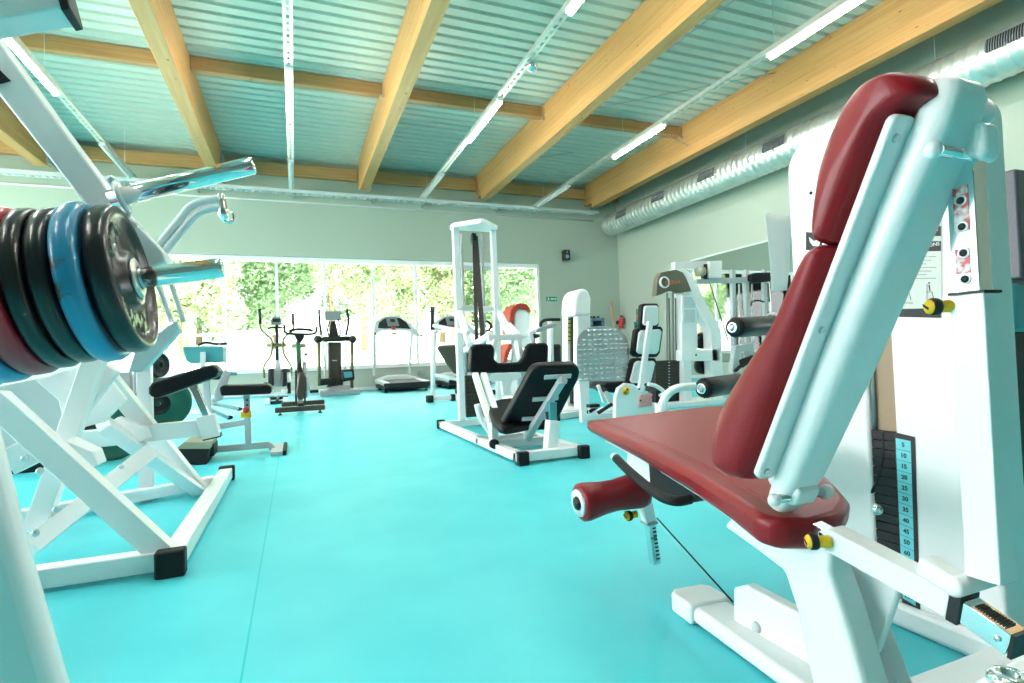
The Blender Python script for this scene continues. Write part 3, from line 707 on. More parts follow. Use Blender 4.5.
# paper sheet hanging by the tower
t = thing('paper_sheet', (1.45, 1.32, .78), 'white paper sheet hanging at the edge of the white weight tower, left of the headrest', 'paper')
b = MB(); q = [at(px, py, y=1.33) for px, py in ((765, 213), (792, 216), (790, 290), (774, 291))]
n = 8; vs = []
for i in range(n+1):
    f = i/n
    for j in range(5):
        g = j/4; p = (q[0]*(1-g)+q[1]*g)*(1-f) + (q[3]*(1-g)+q[2]*g)*f; vs.append(p + V((0, .012*sin(g*3)+.01*f*f, 0)))
b._faces(vs, [(i*5+j, i*5+j+1, (i+1)*5+j+1, (i+1)*5+j) for i in range(n) for j in range(4)], True)
o = b.build('sheet', PAPER, t)
md = o.modifiers.new('th', 'SOLIDIFY'); md.thickness = .0008
# machine at the right edge: dark housing, grey upright
t = thing('dark_exercise_machine', (2.6, 1.6, 0), 'dark grey and teal machine cut by the right edge, behind the white weight tower', 'exercise machine')
yb = Y(1.25)
b = MB(); p, q = yb(1016, 168), yb(1075, 280); b.box((p.x, 1.25, q.z), (q.x, 1.5, p.z)); b.build('upper_housing', mat('charcoal_housing', (.07, .07, .09, 1), .4), t, bevel=.01, seg=3)
p, q = yb(1018, 282), yb(1075, 330); MB().box((p.x, 1.27, q.z), (q.x, 1.5, p.z)).build('teal_pad', TEALV, t, bevel=.02, seg=3)
p, q = yb(1021, 330), yb(1070, 520); MB().box((p.x, 1.3, q.z), (q.x, 1.45, p.z)).build('lower_housing', DARK, t, bevel=.01)
p = yb(1032, 400); MB().box((p.x, 1.32, 0), (p.x+.06, 1.4, .95)).build('upright', PALE, t, bevel=.005)
p = yb(1030, 600); MB().box((p.x, 1.2, 0), (p.x+.5, 1.6, .06)).build('base', PALE, t, bevel=.01)
# bottom right corner: white frame with chrome collar
t = thing('white_frame_bench', (.95, .40, 0), 'white padded frame end with chrome collar in the bottom right corner', 'exercise machine')
zc = .33
b = MB(); b.prism([at(px, py, z=zc) for px, py in ((950, 690), (1024, 650), (1090, 640), (1090, 760), (930, 760))], (0,0,-.035)); b.build('frame_plate', WHITE, t, bevel=.008, seg=3)
c = at(1010, 684, z=zc); MB().lathe(c, (0,0,1), [(0,0),(0,.017),(.006,.017),(.010,.013),(.010,.007),(.004,.006),(.004,0)], 28).build('collar', CHROME, t)
MB().box((c.x-.0, c.y-.02, .0), (c.x+.05, c.y+.03, zc-.035)).build('leg', WHITE, t, bevel=.004)
# ================================================================ plate-loaded press at the left
def quad(pts, yv, depth, name, m, par, bevel=.003, seg=2):
    b = MB(); b.prism([at(px, py, y=yv) for px, py in pts], (0, depth, 0)); return b.build(name, m, par, bevel=bevel, seg=seg)
def pbar(p, q, yv, wpx_m, depth, name, m, par, y2=None, bevel=.003, ext=0):
    a = at(*p, y=yv); c = at(*q, y=yv if y2 is None else y2)
    return MB().bar(a, c, depth, wpx_m, up=(c-a).cross(V((0,1,0))), ext=ext).build(name, m, par, bevel=bevel)
def rack():
    t = thing('plate_loaded_press', (-.8, 2.6, 0), 'big white plate loaded press with slanted uprights at the left edge', 'exercise machine')
    h = .055
    # floor frame
    MB().box((-.41, 2.03, .012), (-.345, 3.5, .07)).build('base_rail', WHITE, t, bevel=.004)
    MB().box((-1.5, 2.03, .012), (-.41, 2.095, .07)).build('cross_rail', WHITE, t, bevel=.004)
    MB().bar((-.41, 3.30, .042), (-1.5, 2.75, .042), .06, .055).build('cross_rail', WHITE, t, bevel=.004)
    MB().box((-.418, 1.985, 0), (-.335, 2.035, .082)).build('rubber_foot', RUBBER, t, bevel=.006)
    MB().box((-.415, 3.49, 0), (-.335, 3.54, .08)).build('rubber_foot', RUBBER, t, bevel=.006)
    # slanted uprights
    W = WHITE
    pbar((97, 365), (207, 500), 2.75, .07, .06, 'long_diagonal', W, t, y2=3.28, ext=.02)
    pbar((-6, 398), (167, 556), 2.15, .07, .06, 'front_diagonal', W, t, y2=2.07, ext=.0)
    pbar((100, 345), (38, 525), 2.45, .065, .06, 'steep_upright', W, t, ext=.02)
    pbar((30, 445), (208, 427), 2.9, .075, .06, 'swing_arm', W, t, y2=2.9)
    pbar((28, 548), (150, 452), 2.35, .065, .06, 'lower_strut', W, t, y2=2.75)
    pbar((103, 424), (200, 492), 2.68, .055, .06, 'inner_strut', W, t, y2=3.2)
    pbar((10, 462), (55, 440), 2.25, .085, .05, 'gusset_arm', W, t)
    quad([(35, 380), (98, 360), (118, 372), (82, 418), (60, 402)], 2.5, .05, 'gusset_plate', W, t)
    quad([(52, 376), (100, 366), (126, 400), (104, 422), (66, 432)], 2.62, .03, 'web_plate', W, t)
    quad([(-10, 388), (70, 372), (60, 440), (12, 452), (-10, 470)], 2.78, .04, 'side_panel', PALE, t)
    quad([(40, 452), (66, 440), (93, 452), (98, 466), (62, 478), (45, 470)], 2.28, .10, 'pivot_bracket', W, t, bevel=.004)
    quad([(106, 424), (118, 417), (146, 428), (150, 438), (134, 444), (112, 436)], 2.8, .05, 'stop_plate', W, t)
    quad([(196, 418), (214, 414), (220, 436), (202, 440)], 2.82, .075, 'sleeve_block', W, t)
    quad([(201, 437), (220, 433), (221, 437), (203, 441)], 2.83, .065, 'sleeve_cap', DARK, t, bevel=.001)
    hk = MB().tube(smooth_path([at(q[0], q[1], y=2.26) for q in ((56, 464), (64, 463), (70, 457), (67, 451), (60, 451))], 4), .008, 10).build('hook', DARK, t)
    for q, yy in (((25, 458), 2.23), ((40, 471), 2.23), ((57, 509), 2.30), ((36, 533), 2.30), ((117, 428), 2.79), ((122, 466), 2.60), ((206, 491), 3.12)):
        c = at(*q, y=yy-.006); MB().lathe(c, (0, -1, 0), [(0, 0), (0, .012), (.008, .010), (.008, 0)], 10).build('bolt', STEEL, t)
    # adjustable pad on the arm
    pbar((192, 383), (207, 417), 2.86, .03, .035, 'pad_post', CHROME, t)
    quad([(148, 388), (152, 382), (212, 364), (219, 370), (216, 377), (156, 399), (148, 395)], 2.78, .19, 'knee_pad', VINYLB, t, bevel=.012, seg=3)
    # ---- long cyan-shaded upright and overhead arm
    b = MB(); b.prism([at(px, py, y=1.62) for px, py in ((-30, 3), (0, 42), (57, 121), (119, 204), (163, 252), (166, 262), (146, 268), (82, 200), (20, 121), (-30, 58))], (0, .13, 0)); b.build('slanted_upright', WHITE, t, bevel=.005)
    b = MB(); b.prism([at(px, py, y=1.35) for px, py in ((-60, -60), (42, -60), (62, 8), (-60, 28))], (0, .07, 0)); b.build('overhead_arm', WHITE, t, bevel=.004)
    b = MB(); b.prism([at(px, py, y=1.345) for px, py in ((41, -60), (51, -61), (70, 8), (61, 10))], (0, .08, 0)); b.build('arm_end_cap', DARK, t, bevel=.003)
    b = MB(); b.prism([at(px, py, y=1.6) for px, py in ((-4, 66), (7, 77), (-4, 80))], (0, .02, 0)); b.build('dark_fitting', DARK, t)
    # brackets running down from the end of the upright
    pbar((163, 258), (184, 322), 1.95, .012, .03, 'bracket_rod', PALE, t)
    pbar((152, 268), (172, 322), 1.95, .012, .03, 'bracket_rod', PALE, t)
    quad([(135, 350), (176, 320), (180, 330), (142, 372), (128, 372)], 1.9, .05, 'lower_bracket', PALE, t)
    quad([(-60, 370), (-60, 760), (82, 760), (57, 683), (20, 555), (2, 485), (-14, 420), (-20, 370)], .98, .05, 'near_post', WHITE, t, bevel=.02, seg=4)
    # ---- horns
    ph, el = radians(2), radians(9)
    ax = V((cos(el)*cos(ph), -cos(el)*sin(ph), sin(el)))
    c0 = at(124, 280, y=1.45)
    tip = c0 + ax*.20
    MB().lathe(c0 - ax*.62, ax, [(0, 0), (0, .0235), (.806, .0235), (.819, .0225), (.821, .019), (.821, 0)], 32).build('plate_horn', CHROME, t)
    MB().lathe(c0 - ax*.42, ax, [(0, 0), (0, .05), (.012, .05), (.012, 0)], 28).build('horn_collar', STEEL, t)
    MB().bar(c0 - ax*.62, c0 - ax*.55 + V((0, .3, .2)), .07, .07).build('horn_carrier', WHITE, t, bevel=.004)
    e2 = radians(19); ax2 = V((cos(e2)*cos(ph), -cos(e2)*sin(ph), sin(e2)))
    h0 = at(124, 196, y=1.56)
    MB().lathe(h0 - ax2*.03, ax2, [(0, 0), (0, .022), (.328, .022), (.335, .018), (.335, 0)], 32).build('empty_horn', CHROME, t)
    MB().lathe(h0 - ax2*.01, ax2, [(0, 0), (0, .036), (.010, .036), (.010, 0)], 24).build('horn_collar', WHITE, t)
    for q in ((112, 180), (128, 214), (134, 226)):
        c = at(q[0], q[1], y=1.60); MB().lathe(c, (0, -1, 0), [(0, 0), (0, .010), (.012, .009), (.012, 0)], 8).build('bolt', STEEL, t)
    # ---- weight plates: each one is a thing
    def plate(s, r, th, m, lab, letters=None, mm=None):
        c = c0 - ax*s
        prof = [(-th/2, 0), (-th/2, r*.30), (-th/2, r*.36), (-th*.2, r*.40), (-th*.2, r*.80), (-th*.42, r*.85), (-th*.5, r*.90), (-th*.45, r*.96), (-th*.2, r*.995), (th*.2, r*.995), (th*.45, r*.96), (th*.5, r*.90), (th*.42, r*.85), (th*.2, r*.80), (th*.2, r*.40), (th*.5, r*.36), (th*.5, r*.30), (th*.5, .026), (-th/2, .026)]
        root = thing('weight_plate', c - V((0,0,r)), lab, 'weight plate', 'weight plates on the lower chrome horn')
        b = MB(); b.lathe(c, ax, prof[1:], 64); b.build('disc', m, root)
        return root, c
    data = [(.0, .165, .046, BLACKPL, 'chipped black iron weight plate with raised lettering, outermost on the horn'),
            (.050, .176, .046, BLUEPL, 'worn blue weight plate with rusty chips, directly behind the outermost black plate'),
            (.096, .168, .040, BLACKPL, 'chipped black weight plate between the worn blue plate and another black one'),
            (.137, .172, .038, BLACKPL, 'black weight plate directly next to the red plate'),
            (.182, .178, .048, REDPL, 'dark red weight plate, the only red one on the horn'),
            (.232, .184, .048, BLUEPL, 'blue weight plate showing below the red plate, with chipped lettering'),
            (.280, .188, .044, BLUEPL2, 'teal blue weight plate in the innermost place, at the left edge')]
    for i, d in enumerate(data):
        root, c = plate(*d)
        u = ax.cross(V((0,0,1))).normalized(); w = u.cross(ax).normalized()
        if w.z < 0: w = -w
        if (u.cross(w)).dot(ax) < 0: u = -u
        if i == 0:
            r = d[1]
            MB().lathe(c+ax*.022, ax, [(0, .026), (0, .045), (.006, .045), (.010, .038), (.010, .026)], 32).build('hub_ring', IRON, root)
            fc = c + ax*(.05*.2)
            # raised cast markings round the web, too worn to read
            rr = random.Random(5)
            for a0, a1, n in ((100, 150, 8), (215, 300, 15)):
                b = MB()
                for k in range(n):
                    a = radians(a0 + (a1-a0)*k/(n-1)); out = u*cos(a) + w*sin(a); tg = ax.cross(out)
                    p = fc + out*r*rr.uniform(.55, .72)
                    dv = (out*rr.uniform(-1, 1) + tg*rr.uniform(-.6, .6)).normalized()
                    b.bar(p-dv*.012, p+dv*.012, .006, .007, up=ax); 
                    q = p + tg*.006; b.bar(q-out*.008, q+out*.008, .005, .007, up=ax)
                b.build('cast_marking', IRON, root)
rack()
# curved double handle hanging behind the press
t = thing('cable_handle_pair', (at(190, 225, y=3.2).x, 3.2, at(160, 245, y=3.2).z), 'pair of curved grey pull tubes with a chrome swivel, right of the slanted upright', 'exercise handle')
Y3 = Y(3.2)
MB().tube(smooth_path([Y3(*q) for q in ((150, 258), (163, 240), (180, 219), (190, 207), (204, 201), (220, 199))], 5), .020, 14).build('upper_tube', PALE, t)
MB().tube(smooth_path([Y3(*q) for q in ((158, 262), (168, 247), (186, 226), (197, 214), (208, 209), (220, 207))], 5), .020, 14).build('lower_tube', PALE, t)
MB().lathe(Y3(221, 194), (.1, 0, -1), [(0, 0), (0, .014), (.03, .022), (.07, .020), (.1, .03), (.13, .02), (.15, 0)], 16).build('swivel', CHROME, t)
MB().tube(smooth_path([Y3(*q) for q in ((222, 205), (226, 212), (233, 214), (233, 221), (226, 222), (222, 216), (222, 208))], 4), .009, 8).build('carabiner', CHROME, t)
MB().bar(Y3(150, 258), Y3(140, 300), .05, .05).build('tube_mount', PALE, t, bevel=.004)
MB().bar(Y3(143, 290), V((Y3(143, 290).x, 3.2, .0)), .06, .06).build('mount_post', PALE, t, bevel=.004)

# ---------------------------------------------------------------- left middle: benches
def flat_bench():
    y0 = 4.35; t = thing('leg_curl_bench', (-.4, y0, 0), 'grey tubular bench with flat black pad and red knob, left of the bikes', 'bench')
    quad([(219, 388), (222, 385.5), (268, 384.5), (271.5, 387), (271, 394), (221, 396)], y0-.02, .26, 'seat_pad', VINYLB, t, bevel=.015, seg=3)
    pbar((246.5, 395), (248.5, 444), y0+.1, .04, .045, 'post', GREYM2, t)
    pbar((206, 450), (270, 444.5), y0+.1, .045, .045, 'base_rail', GREYM2, t)
    pbar((269, 444), (276, 452), y0+.1, .04, .045, 'base_toe', GREYM2, t)
    c = at(276, 452, y=y0+.1); MB().box((c.x-.03, y0-.12, .0), (c.x+.05, y0+.32, .03)).build('foot_bar', GREYM2, t, bevel=.004)
    MB().box((c.x+.05, y0-.13, .0), (c.x+.075, y0+.33, .033)).build('foot_cap', RUBBER, t, bevel=.004)
    pbar((215, 427), (246, 422), y0+.1, .04, .04, 'lower_arm', GREYM2, t)
    MB().ball(at(246, 410, y=y0+.05), .024).build('lock_knob', REDP, t)
    MB().box((at(240, 398, y=y0+.07).x, y0+.07, at(240, 418, y=y0+.07).z), (at(251, 398, y=y0+.07).x, y0+.076, at(240, 412, y=y0+.07).z)).build('warning_sticker', YELLOW, t)
    for q in ((247, 400), (247, 405)):
        MB().lathe(at(*q, y=y0+.075), (0,-1,0), [(0,0),(0,.008),(.002,.008),(.002,0)], 10).build('pin_hole', INK, t)
    # tread box at the far end
    quad([(176, 449), (184, 442), (212, 442), (210, 449)], y0-.2, .30, 'tread_top', OLIVEP, t, bevel=.004)
    quad([(178, 449), (209, 449), (206, 466), (180, 464)], y0-.2, .28, 'tread_box', RUBBER, t, bevel=.004)
    quad([(209, 444), (214, 444), (214, 456), (208, 457)], y0-.1, .2, 'box_end', DARK, t, bevel=.003)
    quad([(214, 392), (224, 370), (230, 372), (222, 400), (214, 402)], y0+.12, .05, 'side_joint', GREYM2, t)
GREYM2 = mat('mid_grey_powder_coat', (.42, .47, .5, 1), .4)
flat_bench()
def preacher():
    y0 = 6.2; t = thing('preacher_curl_bench', (-.75, y0, 0), 'small curl bench with a teal arm pad, before the window at the left', 'bench')
    quad([(182, 349), (183, 346.5), (222, 346), (223, 348), (223, 362), (190, 363.5), (186, 361)], y0, .35, 'arm_pad', TEALV, t, bevel=.02, seg=3)
    MB().tube(smooth_path([at(q[0], q[1], y=y0+.1) for q in ((198, 345), (206, 342.5), (216, 344), (227, 343.5))], 4), .012, 8).build('bar_rest', DARK, t)
    pbar((203, 352), (203, 372), y0-.03, .045, .04, 'pad_post', PALE, t)
    quad([(192, 372), (196, 369), (216, 368), (221, 373), (220, 380), (194, 379)], y0-.05, .3, 'seat_pad', VINYLB, t, bevel=.02, seg=3)
    pbar((206, 378), (208.8, 430), y0+.05, .06, .06, 'post', GREYM2, t)
    pbar((214, 373), (237, 374), y0+.1, .03, .03, 'handle_arm', mat('teal_paint', (.10, .38, .42, 1), .4), t)
    pbar((212, 403), (237, 408.5), y0+.25, .035, .04, 'leg', GREYM2, t, y2=7.95)
    pbar((210, 409), (227, 417), y0+.1, .035, .04, 'leg', GREYM2, t, y2=6.9)
    pbar((178, 413), (210, 411), 7.2, .035, .04, 'leg', GREYM2, t, y2=y0+.1)
    for q, yy in (((239, 409), 8.0), ((229, 417.5), 6.95)):
        MB().ball(at(*q, y=yy), .03, (1.4, 1.2, .8)).build('rubber_foot', RUBBER, t)
preacher()
def plate_tree():
    y0 = 5.2; t = thing('grey_plate_rack', (-1.35, y0, 0), 'tall grey rack behind the stacked plates, with dark green plates on it', 'plate rack')
    pbar((124, 372), (126, 440), y0, .10, .08, 'upright', GREYM2, t)
    pbar((141, 366), (142, 440), y0, .09, .08, 'upright', GREYM2, t)
    pbar((112, 440), (170, 442), y0+.02, .05, .07, 'base', GREYM2, t)
    MB().box((at(150, 385, y=y0+.02).x-.08, y0, at(150, 385, y=y0).z), (at(165, 385, y=y0).x+.03, y0+.06, at(150, 378, y=y0).z)).build('peg', STEEL, t, bevel=.004)
    def disc(px, py, yy, r, th, m, lab, tilt=(.35, -.94, 0)):
        c = at(px, py, y=yy); a = V(tilt).normalized()
        if py == 418: c.z = r
        o = MB().lathe(c, a, [(-th/2, .02), (-th/2, r*.3), (-th*.2, r*.36), (-th*.2, r*.82), (-th/2, r*.88), (-th*.4, r), (th*.4, r), (th/2, r*.88), (th*.2, r*.82), (th*.2, r*.36), (th/2, r*.3), (th/2, .02), (-th/2, .02)], 48).build('weight_plate', m)
        tag(o, lab, 'weight plate', 'plates stored at the back left')
    disc(163, 403, y0-.1, .20, .05, GREENR, 'dark green rubber plate in front of the grey rack upright, nearest the curl bench', (.25, -.97, 0))
    disc(158, 404, y0-.19, .085, .05, DARK, 'small black plate over the centre of the dark green rubber plate', (.25, -.97, 0))
    disc(112, 418, 4.75, .21, .05, GREENR, 'dark green plate seen through the white frame of the press', (.2, -.98, 0))
    disc(94, 418, 4.95, .21, .05, GREENR, 'second dark green plate leaning behind the white frame, left of the other', (.2, -.98, 0))
    disc(158, 365, y0, .10, .05, DARK, 'black plate high on the grey rack, below the lower bracket', (.85, -.5, 0))
    disc(150, 367, y0, .11, .05, DARK, 'black plate behind the other one high on the grey rack', (.85, -.5, 0))
    # dark machine parts far left
    t2 = thing('dark_rowing_machine', (-2.2, 4.6, 0), 'dark ribbed machine half hidden behind the white frame at the left edge', 'exercise machine')
    MB().lathe(at(45, 428, y=4.6), (.3, -.95, .1), [(-.1, 0), (-.1, .2), (-.06, .26), (.06, .26), (.1, .2), (.1, 0)], 30).build('ribbed_drum', DARK, t2)
    for k in range(6):
        MB().tube(arc(at(45, 428, y=4.45), .10+.03*k, 10, 170, 14, (.95, .3, 0), (0, .0, 1)), .008, 6).build('rib', GREYM, t2)
    quad([(5, 440), (40, 415), (70, 430), (75, 465), (20, 470)], 4.7, .4, 'body', DARK, t2, bevel=.02)
    quad([(0, 405), (60, 395), (75, 410), (70, 470), (0, 475)], 5.2, .1, 'frame', GREYM2, t2, bevel=.01)
    p = at(40, 465, y=4.8); MB().box((p.x-.4, 4.5, 0), (p.x+.4, 5.1, max(.05, p.z))).build('base', DARK, t2, bevel=.01)
plate_tree()
# ================================================================ cardio row under the long window
def curve(pts, y, r, name, m, par, k=4, n=10, y2=None):
    N = len(pts); P_ = [at(p[0], p[1], y=y + ((y2-y)*i/(N-1) if y2 is not None else 0)) for i, p in enumerate(pts)]
    return MB().tube(smooth_path(P_, k) if N > 2 else P_, r, n).build(name, m, par)
GOLDEN = mat('dark_bronze_tube', (.16, .15, .06, 1), .35, metal=.4)
def fl(px, py): return at(px, py, z=0)
def box(lo, hi, name, m, par, bevel=.005, seg=2): return MB().box(lo, hi).build(name, m, par, bevel=bevel, seg=seg)

def elliptical():
    y = 10.0; t = thing('elliptical_trainer', (at(277, 380, y=y).x, y, 0), 'slim elliptical trainer with curved bronze arms, left of the spin bike', 'exercise machine', )
    curve([(259.5, 310), (260.5, 328), (267, 335), (272, 341), (271, 355), (264, 366), (264.3, 378)], y, .017, 'swing_arm', GOLDEN, t)
    curve([(293, 314), (293, 329), (287, 335), (283, 341), (284, 354), (291, 366), (291, 376)], y, .017, 'swing_arm', GOLDEN, t)
    curve([(259.5, 309), (260.4, 324)], y-.01, .022, 'grip', RUBBER, t); curve([(293, 313), (293, 325)], y-.01, .022, 'grip', RUBBER, t)
    curve([(276.7, 325), (277, 360)], y+.1, .024, 'mast', DARK, t)
    quad([(271, 319), (273, 317), (280, 317), (281.5, 319), (281.5, 325), (271, 325)], y+.08, .06, 'console', SCREEN, t, bevel=.01)
    quad([(272.5, 318.5), (280, 318.5), (280, 322), (272.5, 322)], y+.074, .006, 'display', DARK, t)
    curve([(268, 328.5), (272, 327.5), (282, 327.5), (286, 329)], y+.05, .014, 'fixed_handlebar', DARK, t)
    curve([(267, 345), (286, 345)], y+.05, .03, 'cross_bar', GOLDEN, t)
    quad([(275.5, 356), (279, 356), (281.5, 374), (281, 388), (273, 388), (273.5, 374)], y+.1, .35, 'drive_cover', PALE, t, bevel=.03, seg=3)
    for x0, x1 in ((268, 273), (282, 286.5)):
        quad([(x0, 369), (x1, 368), (x1+.5, 386), (x0, 387)], y-.1, .6, 'foot_track', DARK, t, bevel=.02)
        quad([(x0-1, 389), (x1+1, 389), (x1+1, 394), (x0-1, 394)], y-.25, .3, 'pedal', PALE, t, bevel=.02)
    for px in (266, 289): MB().lathe(at(px, 388, y=y+.3), (1, 0, 0), [(-.03, 0), (-.03, .1), (.03, .1), (.03, 0)], 24).build('roller_wheel', DARK, t)
    a = at(266, 400, y=y-.35); c = at(287, 400, y=y-.35)
    box((a.x, y-.4, 0), (c.x, y-.3, .05), 'front_foot', DARK, t); box((a.x+.14, y-.3, .01), (c.x-.14, y+.9, .07), 'base_rail', DARK, t); box((a.x, y+.85, 0), (c.x, y+.95, .05), 'rear_foot', DARK, t)
    for px in (267, 285): box((at(px, 400, y=y-.35).x-.03, y-.43, .0), (at(px, 400, y=y-.35).x+.05, y-.28, .1), 'foot_cap', PALE, t, bevel=.01)
elliptical()

def spin_bike():
    y = 7.75; t = thing('spin_bike', (at(301, 410, y=y).x, y, 0), 'dark spin bike seen end on, nearest of the bikes by the window', 'exercise bike')
    a = at(275, 412, y=7.5); c = at(325, 410, y=7.5)
    box((a.x, 7.46, .035), (c.x, 7.56, .10), 'front_foot_bar', DARKBR, t, bevel=.01)
    a2 = at(281.5, 405, y=8.5); c2 = at(324.5, 404, y=8.5)
    box((a2.x, 8.45, .035), (c2.x, 8.55, .10), 'rear_foot_bar', DARKBR, t, bevel=.01)
    for x in (a.x+.06, c.x-.06): MB().lathe((x, 7.5, 0), (0, 0, 1), [(0, 0), (0, .025), (.012, .025), (.012, .01), (.04, .01), (.04, 0)], 14).build('levelling_foot', RUBBER, t)
    for x in (a2.x+.06, c2.x-.06): MB().lathe((x, 8.5, 0), (0, 0, 1), [(0, 0), (0, .025), (.012, .025), (.012, .01), (.04, .01), (.04, 0)], 14).build('levelling_foot', RUBBER, t)
    xm = at(300.5, 400, y=y).x
    box((xm-.035, 7.5, .07), (xm+.035, 8.5, .13), 'bottom_rail', DARK, t)
    MB().lathe((xm+.0, 7.9, .42), (1, 0, 0), [(-.03, 0), (-.03, .06), (-.012, .07), (-.012, .19), (-.03, .2), (-.03, .235), (.03, .235), (.03, .2), (.012, .19), (.012, .07), (.03, .06), (.03, 0)], 48).build('flywheel', DARK, t)
    b = MB(); b.prism(arc((xm+.04, 7.95, .42), .25, 0, 360, 26, (0, 1, 0), (0, 0, 1))[:-1], (.05, 0, 0)); b.build('chain_guard', GREYM, t, bevel=.015)
    quad([(296, 393), (298, 376), (300, 372), (303.5, 372), (306, 378), (306.5, 390), (303, 400), (298, 400)], 7.62, .08, 'wheel_hood', DARKBR, t, bevel=.02)
    for s in (-1, 1): MB().bar((xm+s*.055, 7.72, .13), (xm+s*.045, 7.85, .55), .025, .035).build('fork', DARK, t, bevel=.004)
    MB().bar((xm, 7.95, .48), (xm-.01, 7.72, .93), .06, .06).build('head_tube', OLIVEG, t, bevel=.012)
    MB().bar((xm, 7.9, .62), (xm, 8.35, .35), .05, .06).build('frame_tube', DARK, t, bevel=.01)
    MB().bar((xm, 8.25, .15), (xm, 8.32, .80), .05, .05).build('seat_tube', DARK, t, bevel=.01)
    MB().prism([(xm-.02, 8.15, .86), (xm+.02, 8.15, .86), (xm+.1, 8.42, .87), (xm+.08, 8.47, .87), (xm-.08, 8.47, .87), (xm-.1, 8.42, .87)], (0, 0, .05)).build('saddle', VINYLB, t, bevel=.02, seg=3)
    box((xm-.02, 8.25, .8), (xm+.02, 8.35, .87), 'saddle_post', STEEL, t)
    curve([(284.5, 325), (285, 332), (290, 333.8), (300, 334), (311, 334), (316, 332), (316.8, 326)], 7.6, .016, 'handlebar', RUBBER, t)
    curve([(289, 331.5), (295, 329.5), (307, 329.5), (313, 331)], 7.68, .020, 'inner_bar', RUBBER, t)
    quad([(293, 333), (305, 333), (304, 338), (300.5, 343), (298.5, 343), (295, 337)], 7.66, .07, 'bar_clamp', DARK, t, bevel=.01)
    c = at(305.5, 354.5, y=7.78); MB().lathe((xm+.02, 7.82, c.z), (1, 0, 0), [(0, .008), (.05, .008), (.05, .022), (.08, .022), (.08, 0)], 14).build('tension_knob', DARK, t)
    MB().tube([(xm+.09, 7.98, .42), (xm+.11, 7.98, .42), (xm+.12, 7.9, .28)], .012, 8).build('crank', STEEL, t)
    box((xm+.12, 7.82, .24), (xm+.23, 7.94, .28), 'pedal', DARK, t, bevel=.008)
    MB().tube([(xm-.09, 7.98, .42), (xm-.11, 7.98, .42), (xm-.12, 8.06, .55)], .012, 8).build('crank', STEEL, t)
    box((xm-.23, 8.02, .53), (xm-.12, 8.14, .57), 'pedal', DARK, t, bevel=.008)
DARKBR = mat('dark_brown_paint', (.045, .03, .022, 1), .4)
OLIVEG = mat('green_reflection_tint', (.09, .15, .06, 1), .35)  # green and yellow reflections on the bike's head tube, put into its base colour
spin_bike()

def stepper():
    y = 11.2; t = thing('cross_trainer', (at(338, 390, y=y).x, y, 0), 'wide dark cross trainer with upright screen, between the spin bike and the treadmill', 'exercise machine')
    for pts in ([(319, 309), (319.5, 322), (321.4, 335), (323, 345), (324.5, 362), (325, 380)], [(347, 309), (348.3, 322), (346, 335), (345.3, 350), (345, 370)]):
        curve(pts, y, .018, 'swing_arm', PALE, t); curve(pts[:3], y-.01, .024, 'grip', RUBBER, t)
    quad([(325, 312), (326, 311), (340.5, 311), (341.3, 312), (341, 320.5), (326, 320.5)], y+.1, .06, 'screen', SCREEN, t, bevel=.01)
    curve([(329.5, 321), (327.8, 328), (328.5, 335), (331, 337)], y+.05, .014, 'inner_handle', DARK, t)
    curve([(338, 319), (340, 327), (340.4, 334), (338, 337)], y+.05, .014, 'inner_handle', DARK, t)
    quad([(331, 321), (335.5, 321), (338, 332), (339, 337), (328.5, 337), (329.5, 332)], y+.1, .12, 'console_neck', DARK, t, bevel=.01)
    curve([(317.5, 339.5), (353, 338.5)], y+.02, .05, 'cross_bar', DARK, t)
    for px in (317.8, 352.6): MB().ball(at(px, 339.3, y=y-.01), .075).build('bar_end', DARK, t)
    curve([(318.8, 343), (319.5, 386)], y, .032, 'side_post', GOLDEN, t); curve([(352, 342), (352, 388)], y, .032, 'side_post', GOLDEN, t)
    quad([(328, 342), (341.4, 342), (341.5, 376), (344, 388), (327, 388), (328.5, 376)], y+.1, .25, 'motor_column', DARKBR, t, bevel=.03, seg=3)
    quad([(332.3, 360), (337, 360), (337, 361), (332.3, 361)], y+.092, .006, 'badge', STEEL, t, bevel=0)
    quad([(341.5, 370), (354, 369), (355, 380), (342, 382)], y-.15, .25, 'pedal', DARK, t, bevel=.03, seg=3)
    quad([(343.5, 372), (352, 371.5), (352.5, 377), (344.5, 378)], y-.165, .01, 'pedal_tread', TEALV, t)
    quad([(319.5, 379), (336, 378), (336, 384), (320, 386)], y-.15, .25, 'pedal', DARK, t, bevel=.03, seg=3)
    a = at(319.5, 397, y=y-.1); c = at(359.5, 396, y=y-.1)
    box((a.x, y-.25, 0), (c.x, y+.15, .10), 'base', GREYM, t, bevel=.02, seg=3); box((a.x+.2, y+.1, .02), (c.x-.2, y+.95, .12), 'rear_base', DARK, t, bevel=.02)
    quad([(330, 386), (350, 385), (352, 392), (326, 392.5)], y-.05, .3, 'base_cover', GREYM, t, bevel=.02)
stepper()

